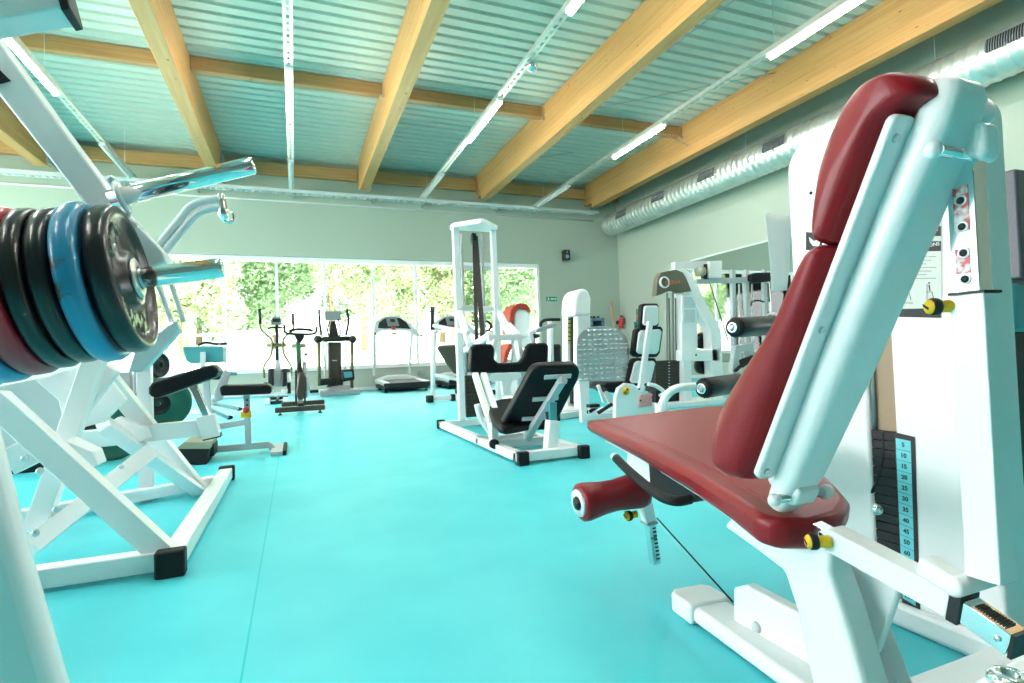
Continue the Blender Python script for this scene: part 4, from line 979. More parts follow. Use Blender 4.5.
def treadmill(dx, lab, dy=0):
    y0 = 10.85+dy; xa = at(384, 385, y=y0).x + dx; xb = at(430, 382, y=y0).x + dx
    t = thing('treadmill', ((xa+xb)/2, y0+.7, 0), lab, 'treadmill', 'treadmills at the window')
    yl = 1.35
    for x in (xa+.03, xb-.09):
        MB().prism([(x-.03, y0, .13), (x+.09, y0, .13), (x+.09, y0+yl, .17), (x-.03, y0+yl, .17)], (0, 0, .07)).build('side_rail', PALE, t, bevel=.015)
    MB().prism([(xa+.12, y0+.02, .14), (xb-.12, y0+.02, .14), (xb-.12, y0+yl-.1, .18), (xa+.12, y0+yl-.1, .18)], (0, 0, .05)).build('running_belt', RUBBER, t)
    box((xa, y0-.03, .09), (xb, y0+.06, .19), 'rear_roller_cover', DARK, t, bevel=.02, seg=3)
    box((xa+.02, y0+.06, .05), (xb-.02, y0+yl, .13), 'underframe', DARK, t, bevel=.01)
    b = MB(); b.prism(plane_pts([(-.42, 0), (.42, 0), (.40, .06), (.2, .12), (-.2, .12), (-.40, .06)], ((xa+xb)/2, y0+yl-.38, .19), (1, 0, 0), (0, 0, 1)), (0, .4, 0)); b.build('motor_hood', PALE, t, bevel=.03, seg=3)
    for x in (xa+.05, xb-.05): MB().lathe((x, y0+.15, 0), (0, 0, 1), [(0, 0), (0, .04), (.02, .04), (.02, .015), (.08, .015), (.08, 0)], 12).build('foot', RUBBER, t)
    for x in (xa+.1, xb-.1): box((x-.04, y0+yl-.2, 0), (x+.04, y0+yl-.08, .06), 'front_foot', RUBBER, t)
    # console arch: built facing the runner
    def c(px, py, yy=y0+.95): return at(px, py, y=yy) + V((dx, 0, 0))
    for q0, q1 in (((374.5, 334), (374, 376)), ((411.8, 333), (409, 374))):
        MB().bar(c(*q0), c(*q1), .05, .07, up=(0, 1, 0)).build('upright', PALE, t, bevel=.012)
    b = MB(); b.prism([c(*q) for q in ((373, 333), (375, 322.5), (383, 317), (392, 315.3), (400, 316.3), (408, 321), (417, 330), (420.5, 335.5), (417, 336), (408, 331), (396, 330), (384, 330.5), (377, 333))], (0, .12, 0)); ar = b.build('console_arch', PALE, t, bevel=.012)
    b = MB(); b.prism([c(q[0], q[1], y0+.942) for q in ((378, 328), (379, 322.5), (385, 318.3), (393, 317), (400, 318), (406, 322), (411, 329), (396, 328), (385, 328.5))], (0, .008, 0)); b.build('console_face', DARK, ar)
    b = MB(); b.prism([c(q[0], q[1], y0+.934) for q in ((385.5, 317), (396.5, 317), (399.5, 326), (388, 326.5))], (0, .008, 0)); b.build('display', SCREEN, ar)
    b = MB(); b.prism([c(q[0], q[1], y0+.930) for q in ((390, 319), (394.5, 319), (395.5, 322), (390.5, 322))], (0, .004, 0)); b.build('display_window', DARK, ar)
    b = MB(); b.prism([c(q[0], q[1], y0+.93) for q in ((391, 327), (396, 327), (395, 330), (392, 330))], (0, .012, 0)); b.build('stop_key', REDP, ar)
    for q in ((374.5, 334), (420, 335.5)): MB().bar(c(*q), c(*q)+V((0, -.22, .0)), .04, .04).build('hand_rail', DARK, t, bevel=.012)
treadmill(0, 'treadmill standing clear under the window, in the middle of the room end')
treadmill(1.3, 'treadmill partly hidden behind the tall white tower and a slim white post')

# slim white rack with a black bench pad, left of the tall tower
t = thing('crunch_bench', (at(440, 402, z=0).x, 8.0, 0), 'white bench frame with black-topped post and dark tilted pad, left of tall tower', 'bench')
y = 8.0
curve([(432.4, 330), (433.3, 401)], y, .035, 'post', WHITE, t); curve([(432.2, 307), (432.5, 331)], y, .033, 'post_sleeve', DARK, t)
a = at(429, 401, y=7.95); c = at(470, 404, y=7.95)
box((a.x, 7.93, .02), (c.x, 8.0, .09), 'base_bar', WHITE, t); box((a.x-.03, 7.9, 0), (a.x+.06, 8.03, .10), 'foot_cap', RUBBER, t); box((at(452, 404, y=7.9).x, 7.88, 0), (at(455.5, 404, y=7.9).x, 8.0, .1), 'foot_cap', RUBBER, t)
quad([(437.5, 348), (440, 345), (470, 344), (474, 372), (455, 374), (448, 365)], 7.9, .09, 'tilted_pad', mat('dark_olive_vinyl', (.05, .05, .035, 1), .45), t, bevel=.03, seg=3)
curve([(434, 375), (462, 380)], y, .03, 'pad_rail', WHITE, t); curve([(462, 400), (460, 345)], y+.05, .03, 'pad_post', WHITE, t)

# ================================================================ leg press with the tall tower
def Z6(px, py): return (440 + px/4.27, 320 + py/4.27)
def leg_press():
    t = thing('leg_press_machine', (1.45, 3.9, 0), 'white leg press with black pads and a tall open weight tower, middle of the room', 'exercise machine')
    xl, xr, yf, yb = 1.20, 1.62, 3.03, 4.92
    box((xl, yf, .015), (xl+.06, yb, .07), 'base_rail', WHITE, t); box((xr-.02, yf, .015), (xr+.04, yb, .07), 'base_rail', WHITE, t)
    box((xl, yf-.02, .015), (xr+.04, yf+.05, .07), 'cross_rail', WHITE, t); box((xl, yb-.06, .015), (xr+.04, yb, .07), 'cross_rail', WHITE, t)
    for x, yy in ((xl-.005, yf-.06), (xl-.005, yb), (xr-.02, yf-.06), (xr-.02, yb)): box((x, yy, 0), (x+.07, yy+.045, .08), 'rubber_foot', RUBBER, t, bevel=.008)
    box((xl, 3.75, .02), (xr+.04, 3.81, .07), 'cross_rail', WHITE, t)
    yt = 4.85
    def p(px, py, yy=yt): return at(px, py, y=yy)
    a, c = p(457.5, 300), p(495, 300); top = p(457, 229).z
    box((a.x-.03, yt-.04, .07), (a.x+.03, yt+.02, top), 'tower_post', WHITE, t, bevel=.008); box((c.x-.025, yt-.04, .07), (c.x+.025, yt+.02, top), 'tower_post', WHITE, t, bevel=.008)
    m = (a.x+c.x)/2
    b = MB(); b.prism([(a.x-.035, yt-.05, top), (c.x+.035, yt-.05, top), (c.x+.035, yt+.06, top), (a.x-.035, yt+.06, top)][:0] + [(a.x-.035, yt+.06, top), (a.x-.035, yt-.05, top), (m-.02, yt-.26, top), (m+.02, yt-.26, top), (c.x+.035, yt-.05, top), (c.x+.035, yt+.06, top)], (0, 0, .045)); b.build('tower_cap', WHITE, t, bevel=.01)
    for px in (463.3, 483.6): q = p(px, 300, 5.0); MB().tube([(q.x, 5.0, .1), (q.x, 5.0, top)], .014, 12).build('guide_rod', GREYM, t)
    MB().lathe((p(474, 240, 4.95).x-.02, 4.95, top-.06), (1, 0, 0), [(0, 0), (0, .055), (.03, .055), (.03, 0)], 24).build('pulley', DARK, t)
    for q0, q1, w in (((474, 236), (477, 352), .035), ((475.5, 236), (483.5, 350), .045)):
        pa, pb_ = p(*q0, 4.92), p(*q1, 4.55); MB().bar(pa, pb_, w, .006, up=(0, 1, 0)).build('lifting_belt', mat('dark_brown_belt', (.05, .035, .035, 1), .7), t)
    pa, pb_ = p(462, 267.5, 5.02), p(494, 268.5, 5.02); MB().bar(pa, pb_, .03, .035).build('rear_cross_bar', PALE, t)
    MB().bar(p(459, 309), p(500, 309), .05, .05).build('cross_bar', WHITE, t, bevel=.006)
    MB().bar(p(459, 311), p(470, 345, 4.45), .05, .055).build('sloping_strut', WHITE, t, bevel=.006); MB().bar(p(498, 311), p(514, 342, 4.45), .05, .055).build('sloping_strut', WHITE, t, bevel=.006)
    # stack
    q0, q1 = p(464.6, 376, 4.9), p(480, 424, 4.9)
    st = box((q0.x, 4.88, .09), (q1.x+.04, 5.08, q0.z), 'weight_stack', DARK, t)
    for k in range(10): box((q0.x-.004, 4.872, .095+k*(q0.z-.1)/10), (q1.x+.044, 4.9, .095+(k+.82)*(q0.z-.1)/10), 'stack_plate', DARKBR, st, bevel=.003)
    # press arms and shoulder pad
    ys = 4.0
    quad([Z6(*q) for q in ((128, 200), (132, 120), (152, 102), (222, 101), (236, 122), (232, 165), (250, 184), (342, 180), (360, 160), (372, 118), (386, 99), (452, 96), (466, 108), (462, 196), (380, 222), (150, 229), (130, 222))], ys, .075, 'shoulder_pad', VINYLB, t, bevel=.02, seg=4)
    quad([Z6(*q) for q in ((205, 62), (350, 60), (352, 86), (210, 90))], ys+.12, .06, 'top_plate', WHITE, t)
    MB().bar(at(*Z6(230, 85), y=ys+.14), at(*Z6(200, 235), y=ys+.1), .05, .05).build('press_arm', WHITE, t, bevel=.006)
    MB().bar(at(*Z6(330, 85), y=ys+.14), at(*Z6(350, 190), y=ys+.1), .05, .05).build('press_arm', WHITE, t, bevel=.006)
    MB().bar(at(*Z6(215, 65), y=ys+.15), at(*Z6(110, 130), y=ys+.7), .05, .05).build('press_arm', WHITE, t, bevel=.006)
    MB().bar(at(*Z6(330, 65), y=ys+.15), at(*Z6(290, 20), y=ys+.7), .05, .05).build('press_arm', WHITE, t, bevel=.006)
    MB().bar(at(434, 325.5, y=5.4), at(468.5, 332.5, y=4.4), .035, .035).build('side_arm', PALE, t, bevel=.008)
    MB().bar(at(*Z6(340, 72), y=ys+.15), at(*Z6(425, 40), y=ys+.1), .035, .035).build('side_arm', WHITE, t, bevel=.006)
    MB().bar(at(*Z6(408, 46), y=ys+.08), at(*Z6(495, 18), y=ys+.08), .045, .035).build('hand_grip', GREYM, t, bevel=.01)
    MB().bar(at(*Z6(385, 48), y=ys+.1), at(*Z6(395, 95), y=ys+.1), .03, .03).build('pad_bracket', WHITE, t, bevel=.006)
    MB().bar(at(*Z6(475, 35), y=ys+.3), at(*Z6(478, 200), y=ys+.3), .03, .03).build('white_stay', WHITE, t, bevel=.006)
    # curved side frame under the pad
    for x in ((150, 232), (185, 232)):
        MB().bar(at(*Z6(*x), y=3.98), at(*Z6(x[0]+75, 470), y=3.5), .045, .045).build('lift_arm', WHITE, t, bevel=.006)
    MB().tube(smooth_path([at(*Z6(*q), y=3.6) for q in ((158, 360), (175, 420), (215, 480), (228, 540))], 5), .022, 12).build('curved_bar', WHITE, t)
    MB().bar(at(*Z6(228, 440), y=3.45), at(*Z6(232, 540), y=3.45), .05, .05).build('carriage_upright', WHITE, t, bevel=.006)
    MB().lathe(at(*Z6(228, 528), y=3.41), (0, -1, 0), [(0, 0), (0, .032), (.025, .032), (.025, 0)], 20).build('end_plug', RUBBER, t)
    MB().bar(at(*Z6(232, 530), y=3.45), at(*Z6(450, 512), y=3.45), .06, .055).build('carriage_tube', WHITE, t, bevel=.006)
    MB().bar(at(*Z6(400, 500), y=3.5), at(*Z6(440, 545), y=3.8), .045, .045).build('carriage_link', WHITE, t, bevel=.006)
    # lower cross frame behind the pads
    quad([Z6(*q) for q in ((205, 230), (345, 225), (350, 245), (310, 262), (300, 320), (270, 320), (262, 262), (205, 262))], 4.4, .05, 'rear_yoke', WHITE, t)
    # seat pad (top seen obliquely)
    b = MB(); b.prism([at(*Z6(*q), y=3.85-.55*(q[1]-334)/116) for q in ((205, 372), (222, 345), (262, 334), (400, 322), (420, 345), (400, 440), (280, 460), (250, 452), (222, 425))], (0, 0, -.05)); b.build('seat_pad', VINYLB, t, bevel=.018, seg=3)
    # backrest seen from behind, leaning away
    y0 = 3.10
    def bp(px, py): # the pad leans: higher points are nearer the viewer
        q = at(*Z6(px, py), y=y0+.28*(py-200)/280); return q
    o = [bp(*q) for q in ((264, 462), (272, 440), (388, 226), (408, 206), (440, 198), (572, 194), (594, 204), (600, 226), (590, 262), (500, 440), (484, 462), (460, 472), (300, 484), (275, 478))]
    nrm = (o[3]-o[0]).cross(o[6]-o[3]).normalized(); nrm = nrm if nrm.y > 0 else -nrm
    b = MB(); b.prism(o, nrm*.065); b.build('back_pad', VINYLB, t, bevel=.02, seg=4)
    off = -nrm*.012
    sp = MB().bar(bp(522, 236)+off*2.2, bp(362, 498)+off*2.2, .05, .04, up=nrm).build('back_spine', PALE, t, bevel=.005)
    for q0, q1 in (((443, 240), (556, 234)), ((393, 335), (502, 328)), ((348, 418), (455, 412))): MB().bar(bp(*q0)+off, bp(*q1)+off, .028, .010, up=nrm).build('back_cross_strip', PALE, t)
    MB().bar(bp(500, 238)+off*4, bp(524, 236)+off*4, .05, .05).build('spine_end', PINKG, t, bevel=.005)
    MB().bar(at(*Z6(477, 350), y=3.12), at(*Z6(477, 440), y=3.12), .05, .05).build('adjusting_tube', TEALV, t, bevel=.004)
    MB().bar(at(*Z6(480, 428), y=3.1), at(*Z6(468, 582), y=3.1), .075, .07).build('tube_sleeve', WHITE, t, bevel=.006)
    MB().bar(at(*Z6(462, 390), y=3.13), at(*Z6(470, 438), y=3.13), .03, .03).build('tube_catch', DARK, t)
    box((at(*Z6(445, 580), y=3.06).x, 3.05, .0), (at(*Z6(490, 580), y=3.06).x, 3.12, .05), 'sleeve_foot', WHITE, t)
PINKG = mat('pinkish_grey_cap', (.55, .48, .48, 1), .5)
leg_press()
# ================================================================ machines behind the leg press and along the right wall
def red_pad_machine():
    y = 6.6; t = thing('red_backed_chest_machine', (at(522, 380, y=y).x, y, 0), 'white machine with a slim curved red back pad, behind the leg press', 'exercise machine')
    o = [(510, 338), (509, 322), (510.5, 310), (514, 305), (520, 303), (527, 304), (530, 308), (531.5, 312), (529.5, 313), (526, 309), (520, 308.5), (516, 312), (514, 322), (513.5, 330)]
    quad(o, y, .28, 'red_back_pad', RED2, t, bevel=.012, seg=3)
    quad([(515, 312), (519, 308.8), (526, 309), (530, 314), (531, 345), (522, 348), (514, 335)], y+.03, .2, 'back_shell', WHITE, t, bevel=.02, seg=3)
    quad([(503.5, 362), (505, 352), (510, 343), (513, 345), (509, 356), (507, 363)], y-.05, .3, 'red_seat_pad', RED2, t, bevel=.012, seg=3)
    pbar((516, 340), (512, 395), y+.15, .09, .09, 'frame_post', WHITE, t); pbar((529, 335), (534, 398), y+.1, .08, .08, 'frame_post', WHITE, t)
    c = at(523, 400, y=y+.1); box((c.x-.35, y-.2, 0), (c.x+.4, y+.6, .07), 'base', WHITE, t)
    quad([(524, 340), (533, 338), (540, 362), (531, 366)], y+.2, .1, 'side_panel', PALE, t, bevel=.02)
RED2 = mat('brick_red_vinyl', (.42, .045, .03, 1), .4)
red_pad_machine()
def upright_bike():
    y = 7.6; t = thing('upright_exercise_bike', (at(552, 380, y=y).x, y, 0), 'exercise bike with looped black handlebars, left of the slim white weight tower', 'exercise bike')
    curve([(541, 327), (541, 323), (545, 320), (552, 319.5), (560, 319.5)], y, .024, 'handlebar', RUBBER, t)
    curve([(549.5, 320), (550, 366)], y+.05, .04, 'mast', WHITE, t)
    quad([(551, 344), (561.5, 344), (562, 364), (551, 364)], y+.05, .3, 'housing', DARK, t, bevel=.03)
    curve([(549.5, 364), (552, 392)], y+.1, .05, 'frame', DARK, t)
    c = at(553, 395, y=y+.1); box((c.x-.3, y-.1, 0), (c.x+.3, y+.0, .07), 'front_foot', DARK, t); box((c.x-.05, y, .01), (c.x+.05, y+.8, .08), 'base_rail', DARK, t)
    box((c.x-.3, y+.8, 0), (c.x+.3, y+.9, .07), 'rear_foot', DARK, t)
    MB().ball((c.x, y+.75, .95), .1, (1, 1.3, .45)).build('saddle', VINYLB, t); MB().tube([(c.x, y+.75, .05), (c.x, y+.75, .93)], .03, 10).build('saddle_post', STEEL, t)
upright_bike()
# small spin bike handlebars behind the tower
t = thing('spin_bike', (at(483, 380, y=8.6).x, 8.6, 0), 'dark bike behind the tall tower, only its looped handlebar and post clearly seen', 'exercise bike')
curve([(472, 321), (480, 321), (488, 322), (491, 326), (489, 330), (484, 331)], 8.6, .02, 'handlebar', RUBBER, t)
curve([(483, 331), (484, 385)], 8.65, .04, 'mast', DARK, t)
c = at(484, 392, y=8.7); box((c.x-.28, 8.6, 0), (c.x+.28, 8.7, .08), 'front_foot', DARK, t); box((c.x-.04, 8.7, .02), (c.x+.04, 9.4, .09), 'base_rail', DARK, t); box((c.x-.28, 9.4, 0), (c.x+.28, 9.5, .08), 'rear_foot', DARK, t)
MB().lathe((c.x, 9.0, .38), (1, 0, 0), [(-.04, 0), (-.04, .24), (.04, .24), (.04, 0)], 36).build('flywheel', DARK, t)

def slim_tower():
    y = 5.1; t = thing('white_weight_tower', (at(574, 415, y=y).x, y, 0), 'slim white weight machine with domed top, in front of the exit sign', 'exercise machine')
    quad([(574.5, 309), (575, 299), (577, 292.5), (580.5, 289), (584.5, 288), (589, 291), (591.5, 298), (591, 312), (590, 316), (574.5, 316)], y, .32, 'domed_top', WHITE, t, bevel=.03, seg=4)
    quad([(567, 314), (578, 314), (578, 409), (567, 409)], y+.19, .12, 'left_column', WHITE, t, bevel=.012)
    quad([(577.5, 314), (590.5, 314), (589.5, 414), (578, 414)], y+.02, .10, 'right_column', WHITE, t, bevel=.015)
    quad([(571.5, 316), (577, 316), (577, 400), (571.5, 400)], y+.15, .03, 'dark_slot_edge', DARKBR, t, bevel=0)
    pbar((573.8, 314), (574.2, 402), y+.12, .012, .012, 'guide_rod', STEEL, t)
    quad([(572, 374), (577, 374), (577, 404), (572, 404)], y+.135, .05, 'weight_stack', DARK, t, bevel=.004)
    quad([(568, 316), (571, 317), (571, 345), (568.2, 344)], y+.178, .006, 'weight_chart', mat('lime_chart', (.55, .65, .18, 1), .5), t, bevel=0)
    for k in range(6): quad([(568.4, 318.5+k*4.3), (570.6, 318.7+k*4.3), (570.6, 319.9+k*4.3), (568.4, 319.7+k*4.3)], y+.174, .003, 'chart_mark', INK, t, bevel=0)
    a = at(558, 417, y=y-.05); c = at(592, 417, y=y-.05); box((a.x-.05, y-.12, 0), (c.x+.04, y+.42, .075), 'base', WHITE, t, bevel=.012)
    a = at(545, 421, y=y-.1)
    MB().bar((a.x+.03, y-.3, .035), (c.x, y-.1, .035), .06, .055).build('base_arm', WHITE, t)
    MB().box((a.x-.02, y-.35, 0), (a.x+.05, y-.26, .07)).build('rubber_foot', RUBBER, t, bevel=.006)
slim_tower()

def plate_press():
    # horizontal leg press: chequer foot plate, seat and three-piece back
    t = thing('seated_leg_press', (2.85, 4.4, 0), 'seated leg press with a rounded chequer-plate footrest and three-piece white backed seat', 'exercise machine')
    y = 4.35
    o = smooth_path([at(q[0], q[1], y=y) for q in ((577.5, 381), (577, 345), (580, 335), (588, 328), (601, 326), (614, 328), (624, 334), (629, 346), (629, 362), (628.5, 381))], 4)
    b = MB().prism(o, (0, .018, 0)); nx, nz = 10, 11
    a = at(577.5, 382, y=y); c = at(628.5, 327, y=y)
    for i in range(nx):
        for j in range(nz):
            x = a.x + (c.x-a.x)*(i+.55)/nx; z = a.z + (c.z-a.z)*(j+.5)/nz
            if j >= nz-2 and (i < 2 or i > nx-3): continue
            if j == nz-3 and (i < 1 or i > nx-2): continue
            s = .017; b._faces([(x-s, y+.001, z-s*.6), (x+s, y+.001, z-s*.6), (x+s, y+.001, z+s*.6), (x-s, y+.001, z+s*.6), (x-s*.4, y-.013, z), (x+s*.4, y-.013, z)], [(0,1,5,4), (1,2,5), (2,3,4,5), (3,0,4)], False)
    b.build('foot_plate', TREADP, t)
    pbar((580.5, 380), (583.5, 422), y+.04, .055, .05, 'plate_leg', WHITE, t)
    quad([(604, 386), (608, 382), (628, 381), (632, 384), (630, 392), (612, 393)], y+.3, .3, 'seat_pad', VINYLB, t, bevel=.02, seg=3)
    pbar((605, 392), (615, 412), y+.35, .04, .04, 'seat_strut', WHITE, t); pbar((598, 385), (604, 402), y+.35, .03, .03, 'seat_strut', WHITE, t)
    pbar((587, 411), (616, 408), y+.1, .05, .05, 'slide_tube', CHROME, t); pbar((598, 413), (612, 404), y+.0, .028, .028, 'black_grip', RUBBER, t)
    quad([(585, 414), (640, 411), (642, 417), (585, 421)], y+.2, .06, 'base_rail', WHITE, t)
    quad([(590, 405), (600, 404), (600, 407), (590, 408)], y+.25, .1, 'stop_block', DARK, t)
    # back: three shells in front of black pads
    yb = 4.2
    def piece(o, nm):
        pts = [at(q[0], q[1], y=yb+.10*(q[1]-300)/80) for q in o]; c = sum(pts, V())/len(pts)
        pd = MB().prism([p+V((0, .025, 0)) for p in pts], (0, .06, 0)).build(nm + '_pad', VINYLB, t, bevel=.015, seg=3)
        MB().prism([c+(p-c)*.80 + V((0, .004, 0)) for p in pts], (0, .024, 0)).build(nm + '_shell', WHITE, t, bevel=.010, seg=3)
    piece([(643, 305), (645, 303), (659, 303), (661, 305), (661, 325), (658, 328), (644, 328), (641.5, 325)], 'head')
    piece([(640, 327), (663, 326), (665.5, 329), (662, 353), (659, 357), (637, 357), (634, 354), (637, 330)], 'upper_back')
    piece([(636, 358), (657, 358), (659, 361), (654, 383), (651, 386), (630, 386), (627.5, 383), (633, 361)], 'lower_back')
    pbar((650, 322), (640, 392), yb-.0, .05, .035, 'back_spine', WHITE, t)
    o = [at(q[0], q[1], y=4.05) for q in ((615.5, 420), (616, 397), (619, 388), (626, 383), (634, 384), (640, 390), (643, 398), (655, 404), (657, 420))]
    MB().prism(o, (0, .05, 0)).build('hub_plate', WHITE, t, bevel=.008, seg=3)
    c = at(626, 391, y=4.045); dk = MB().lathe(c, (0, -1, 0), [(0, 0), (0, .034), (.003, .034), (.003, 0)], 28).build('round_badge', YELLOW, t)
    b = MB(); u = .03
    b.prism([c+V((0, -.004, 0)), c+V((u*.9, -.004, u*.3)), c+V((u*.3, -.004, u*.95))], (0, -.001, 0)); b.prism([c+V((0, -.004, 0)), c+V((-u*.9, -.004, -u*.3)), c+V((-u*.3, -.004, -u*.95))], (0, -.001, 0)); b.build('badge_mark', INK, dk)
    quad([(640, 395), (650, 392.5), (652.5, 394), (652, 406), (640, 407.5)], 4.03, .02, 'pink_sticker', PINK, t, bevel=.003)
    for q in ((640.5, 400.5), (652.5, 397), (639, 389)): MB().lathe(at(*q, y=4.03), (0, -1, 0), [(0, 0), (0, .01), (.008, .008), (.008, 0)], 10).build('bolt', DARK, t)
    MB().tube(smooth_path([at(q[0], q[1], y=4.1) for q in ((648, 384), (656, 386), (664, 392), (660, 396))], 4), .018, 10).build('side_handle', WHITE, t)
    quad([(636, 410), (662, 408), (662, 420), (636, 420)], 4.1, .3, 'seat_base', WHITE, t, bevel=.006)
plate_press()

def arc_machine():
    y = 5.0; t = thing('cable_weight_machine', (at(692, 400, y=y).x, y, 0), 'white machine with a curved arm and olive cowling lettered in orange', 'exercise machine')
    def r3(px, py): return (655+px/11.38, 250+py/11.38)
    cw = quad([r3(*q) for q in ((12, 525), (22, 400), (32, 320), (70, 252), (240, 220), (320, 255), (360, 320), (420, 470), (268, 490), (222, 458), (150, 470), (95, 495))], y-.02, .08, 'cowling', COWL, t, bevel=.008)
    c = at(*r3(100, 370), y=y-.02); MB().lathe(c, (0, -1, 0), [(0, .064), (.02, .066), (.03, .060), (.03, .050), (.012, .048), (.012, 0), (0, 0)], 36).build('cowling_ring', PALE, cw)
    MB().lathe(c, (0, -1, 0), [(0, 0), (.014, .0), (.014, .048), (0, .048)], 36).build('ring_face', COWL, cw)
    p0 = at(*r3(105, 385), y=y-.045); p1 = at(*r3(285, 365), y=y-.045)
    text('lettering', 'GERVA', .068, ORANGE, cw, (p0+p1)/2 + V((0, -.012, 0)), p1-p0, (0, 0, 1), .001)
    s2 = [(676, 268.5), (684, 268), (691, 273), (699, 287), (708, 306), (718, 322), (721.5, 332), (723.5, 378), (724, 412), (714, 412), (712.5, 376), (711, 332), (704, 319), (697, 305), (688, 285), (684, 274)]
    quad(s2, y-.01, .14, 'curved_arm', WHITE, t, bevel=.012, seg=3)
    quad([(682, 294), (697, 293), (698, 350), (682, 350)], y+.02, .10, 'label_panel', WHITE, t, bevel=.008)
    for k, (a_, b_) in enumerate(((297, 308), (310, 322))): quad([(684, a_), (695, a_), (695, b_), (684, b_)], y+.012, .008, 'paper_label', PAPERG, t, bevel=0)
    bx_ = quad([(682, 350), (720, 349), (720, 361), (682, 361)], y-.01, .12, 'cross_box', WHITE, t, bevel=.006)
    MB().lathe(at(696, 355, y=y-.012), (0, -1, 0), [(0, 0), (0, .012), (.006, .01), (.006, 0)], 12).build('bolt', DARK, bx_)
    quad([(683.5, 360), (691.5, 360), (692, 410), (684, 410)], y, .08, 'lower_post', WHITE, t)
    for px in (666, 672, 679): pbar((px, 293), (px+.5, 360), y+.15, .03, .04, 'guide_column', GUIDE, t)
    pbar((669, 298), (670, 360), y+.1, .01, .01, 'cable', DARK, t, bevel=0); pbar((675.5, 298), (676, 360), y+.1, .01, .01, 'cable', DARK, t, bevel=0)
    st = quad([(656, 361), (682, 360), (682, 392), (656, 392)], y+.08, .2, 'weight_stack', DARK, t, bevel=.003)
    for k in range(10): quad([(655.5, 361.5+k*3), (682.3, 361+k*3), (682.3, 363.3+k*3), (655.5, 363.8+k*3)], y+.07, .02, 'stack_plate', DARKBR, st, bevel=.002)
    for k in range(9): quad([(668.5, 362+k*3), (670, 362+k*3), (670, 363+k*3), (668.5, 363+k*3)], y+.066, .006, 'hole', PALE, st, bevel=0)
    for cy_, r in ((341, .095), (366, .095)):
        MB().lathe(at(702, cy_, y=y+.18), (0, -1, 0), [(-.03, 0), (-.03, r), (.03, r), (.03, r*.4), (.02, 0)], 32).build('black_pulley_disc', DARK, t)
    box((at(692, 343, y=y+.15).x-.05, y+.2, at(692, 348, y=y+.2).z), (at(711, 343, y=y+.15).x, y+.3, at(692, 336, y=y+.2).z), 'disc_bracket', DARK, t)
    a = at(656, 412, y=y); c = at(728, 412, y=y); box((a.x, y-.05, 0), (c.x, y+.35, .06), 'base', WHITE, t, bevel=.01)
    quad([(656, 392), (684, 392), (684, 410), (656, 410)], y+.1, .15, 'stack_base', DARK, t)
GUIDE = mat('dull_green_grey_metal', (.35, .40, .36, 1), .4, metal=.4)
PAPERG = mat('grey_printed_label', (.66, .72, .74, 1), .6, noise=(70, (.5, .58, .62, 1), .4, .6))
arc_machine()
def cable_station():
    y = 6.1; t = thing('cable_crossover_station', (at(735, 390, y=y).x, y, 0), 'grey cable station with a white box, between the orange-lettered machine and the paper sheet', 'exercise machine')
    quad([(675, 262), (722, 260.5), (722, 268), (675, 269)], y, .08, 'top_beam', PALE, t)
    quad([(709, 261), (722, 260.5), (722, 278), (709, 278)], y-.04, .1, 'white_box', WHITE, t, bevel=.01)
    MB().lathe(at(700, 271.5, y=y-.03), (1, 0, 0), [(-.04, 0), (-.04, .07), (.04, .07), (.07, .05), (.07, 0)], 24).build('cable_drum', OLIVEP, t)
    quad([(704, 264), (709, 264), (709, 279), (704, 279)], y-.01, .06, 'drum_bracket', DARK, t)
    quad([(697, 279), (772, 276), (772, 281.5), (697, 284)], y, .06, 'cross_rail', GREYL, t)
    quad([(752, 274), (756, 272.5), (772, 272), (772, 281), (756, 283), (752, 280)], y-.1, .1, 'black_pad', VINYLB, t, bevel=.02, seg=3)
    for px in (677, 732.5, 746, 764): pbar((px, 270), (px+1.5, 402), y+.04, .06, .06, 'upright', GREYL, t)
    pbar((739, 284), (740.5, 402), y+.1, .02, .02, 'guide_rod', STEEL, t); pbar((752, 284), (753.5, 402), y+.1, .02, .02, 'guide_rod', STEEL, t)
    curve([(710, 284), (728, 340)], y-.02, .008, 'cable', DARK, t); curve([(768, 283), (769.5, 302)], y-.08, .01, 'pull_strap', DARK, t)
    curve([(751, 306), (752, 302), (758, 300.5), (764, 302)], y-.02, .012, 'small_handle', DARK, t)
    o = [(732, 372), (736, 346), (753, 343), (757, 372), (751, 372), (748.5, 351), (741, 352), (738, 372)]
    quad(o, y-.2, .08, 'seat_frame', GREYL, t); pbar((735, 371), (752, 356), y-.22, .03, .05, 'link_bar', DARK, t)
    quad([(741, 360), (750, 356), (752, 362), (743, 368)], y-.24, .05, 'cam', DARK, t, bevel=.01)
    quad([(730, 376), (762, 374), (762, 400), (730, 400)], y+.05, .15, 'weight_stack', DARK, t)
    a = at(730, 402, y=y); c = at(768, 402, y=y); box((a.x-.1, y-.3, 0), (c.x+.1, y+.35, .06), 'base', GREYL, t)
GREYL = mat('light_grey_frame_paint', (.42, .47, .48, 1), .4)
cable_station()
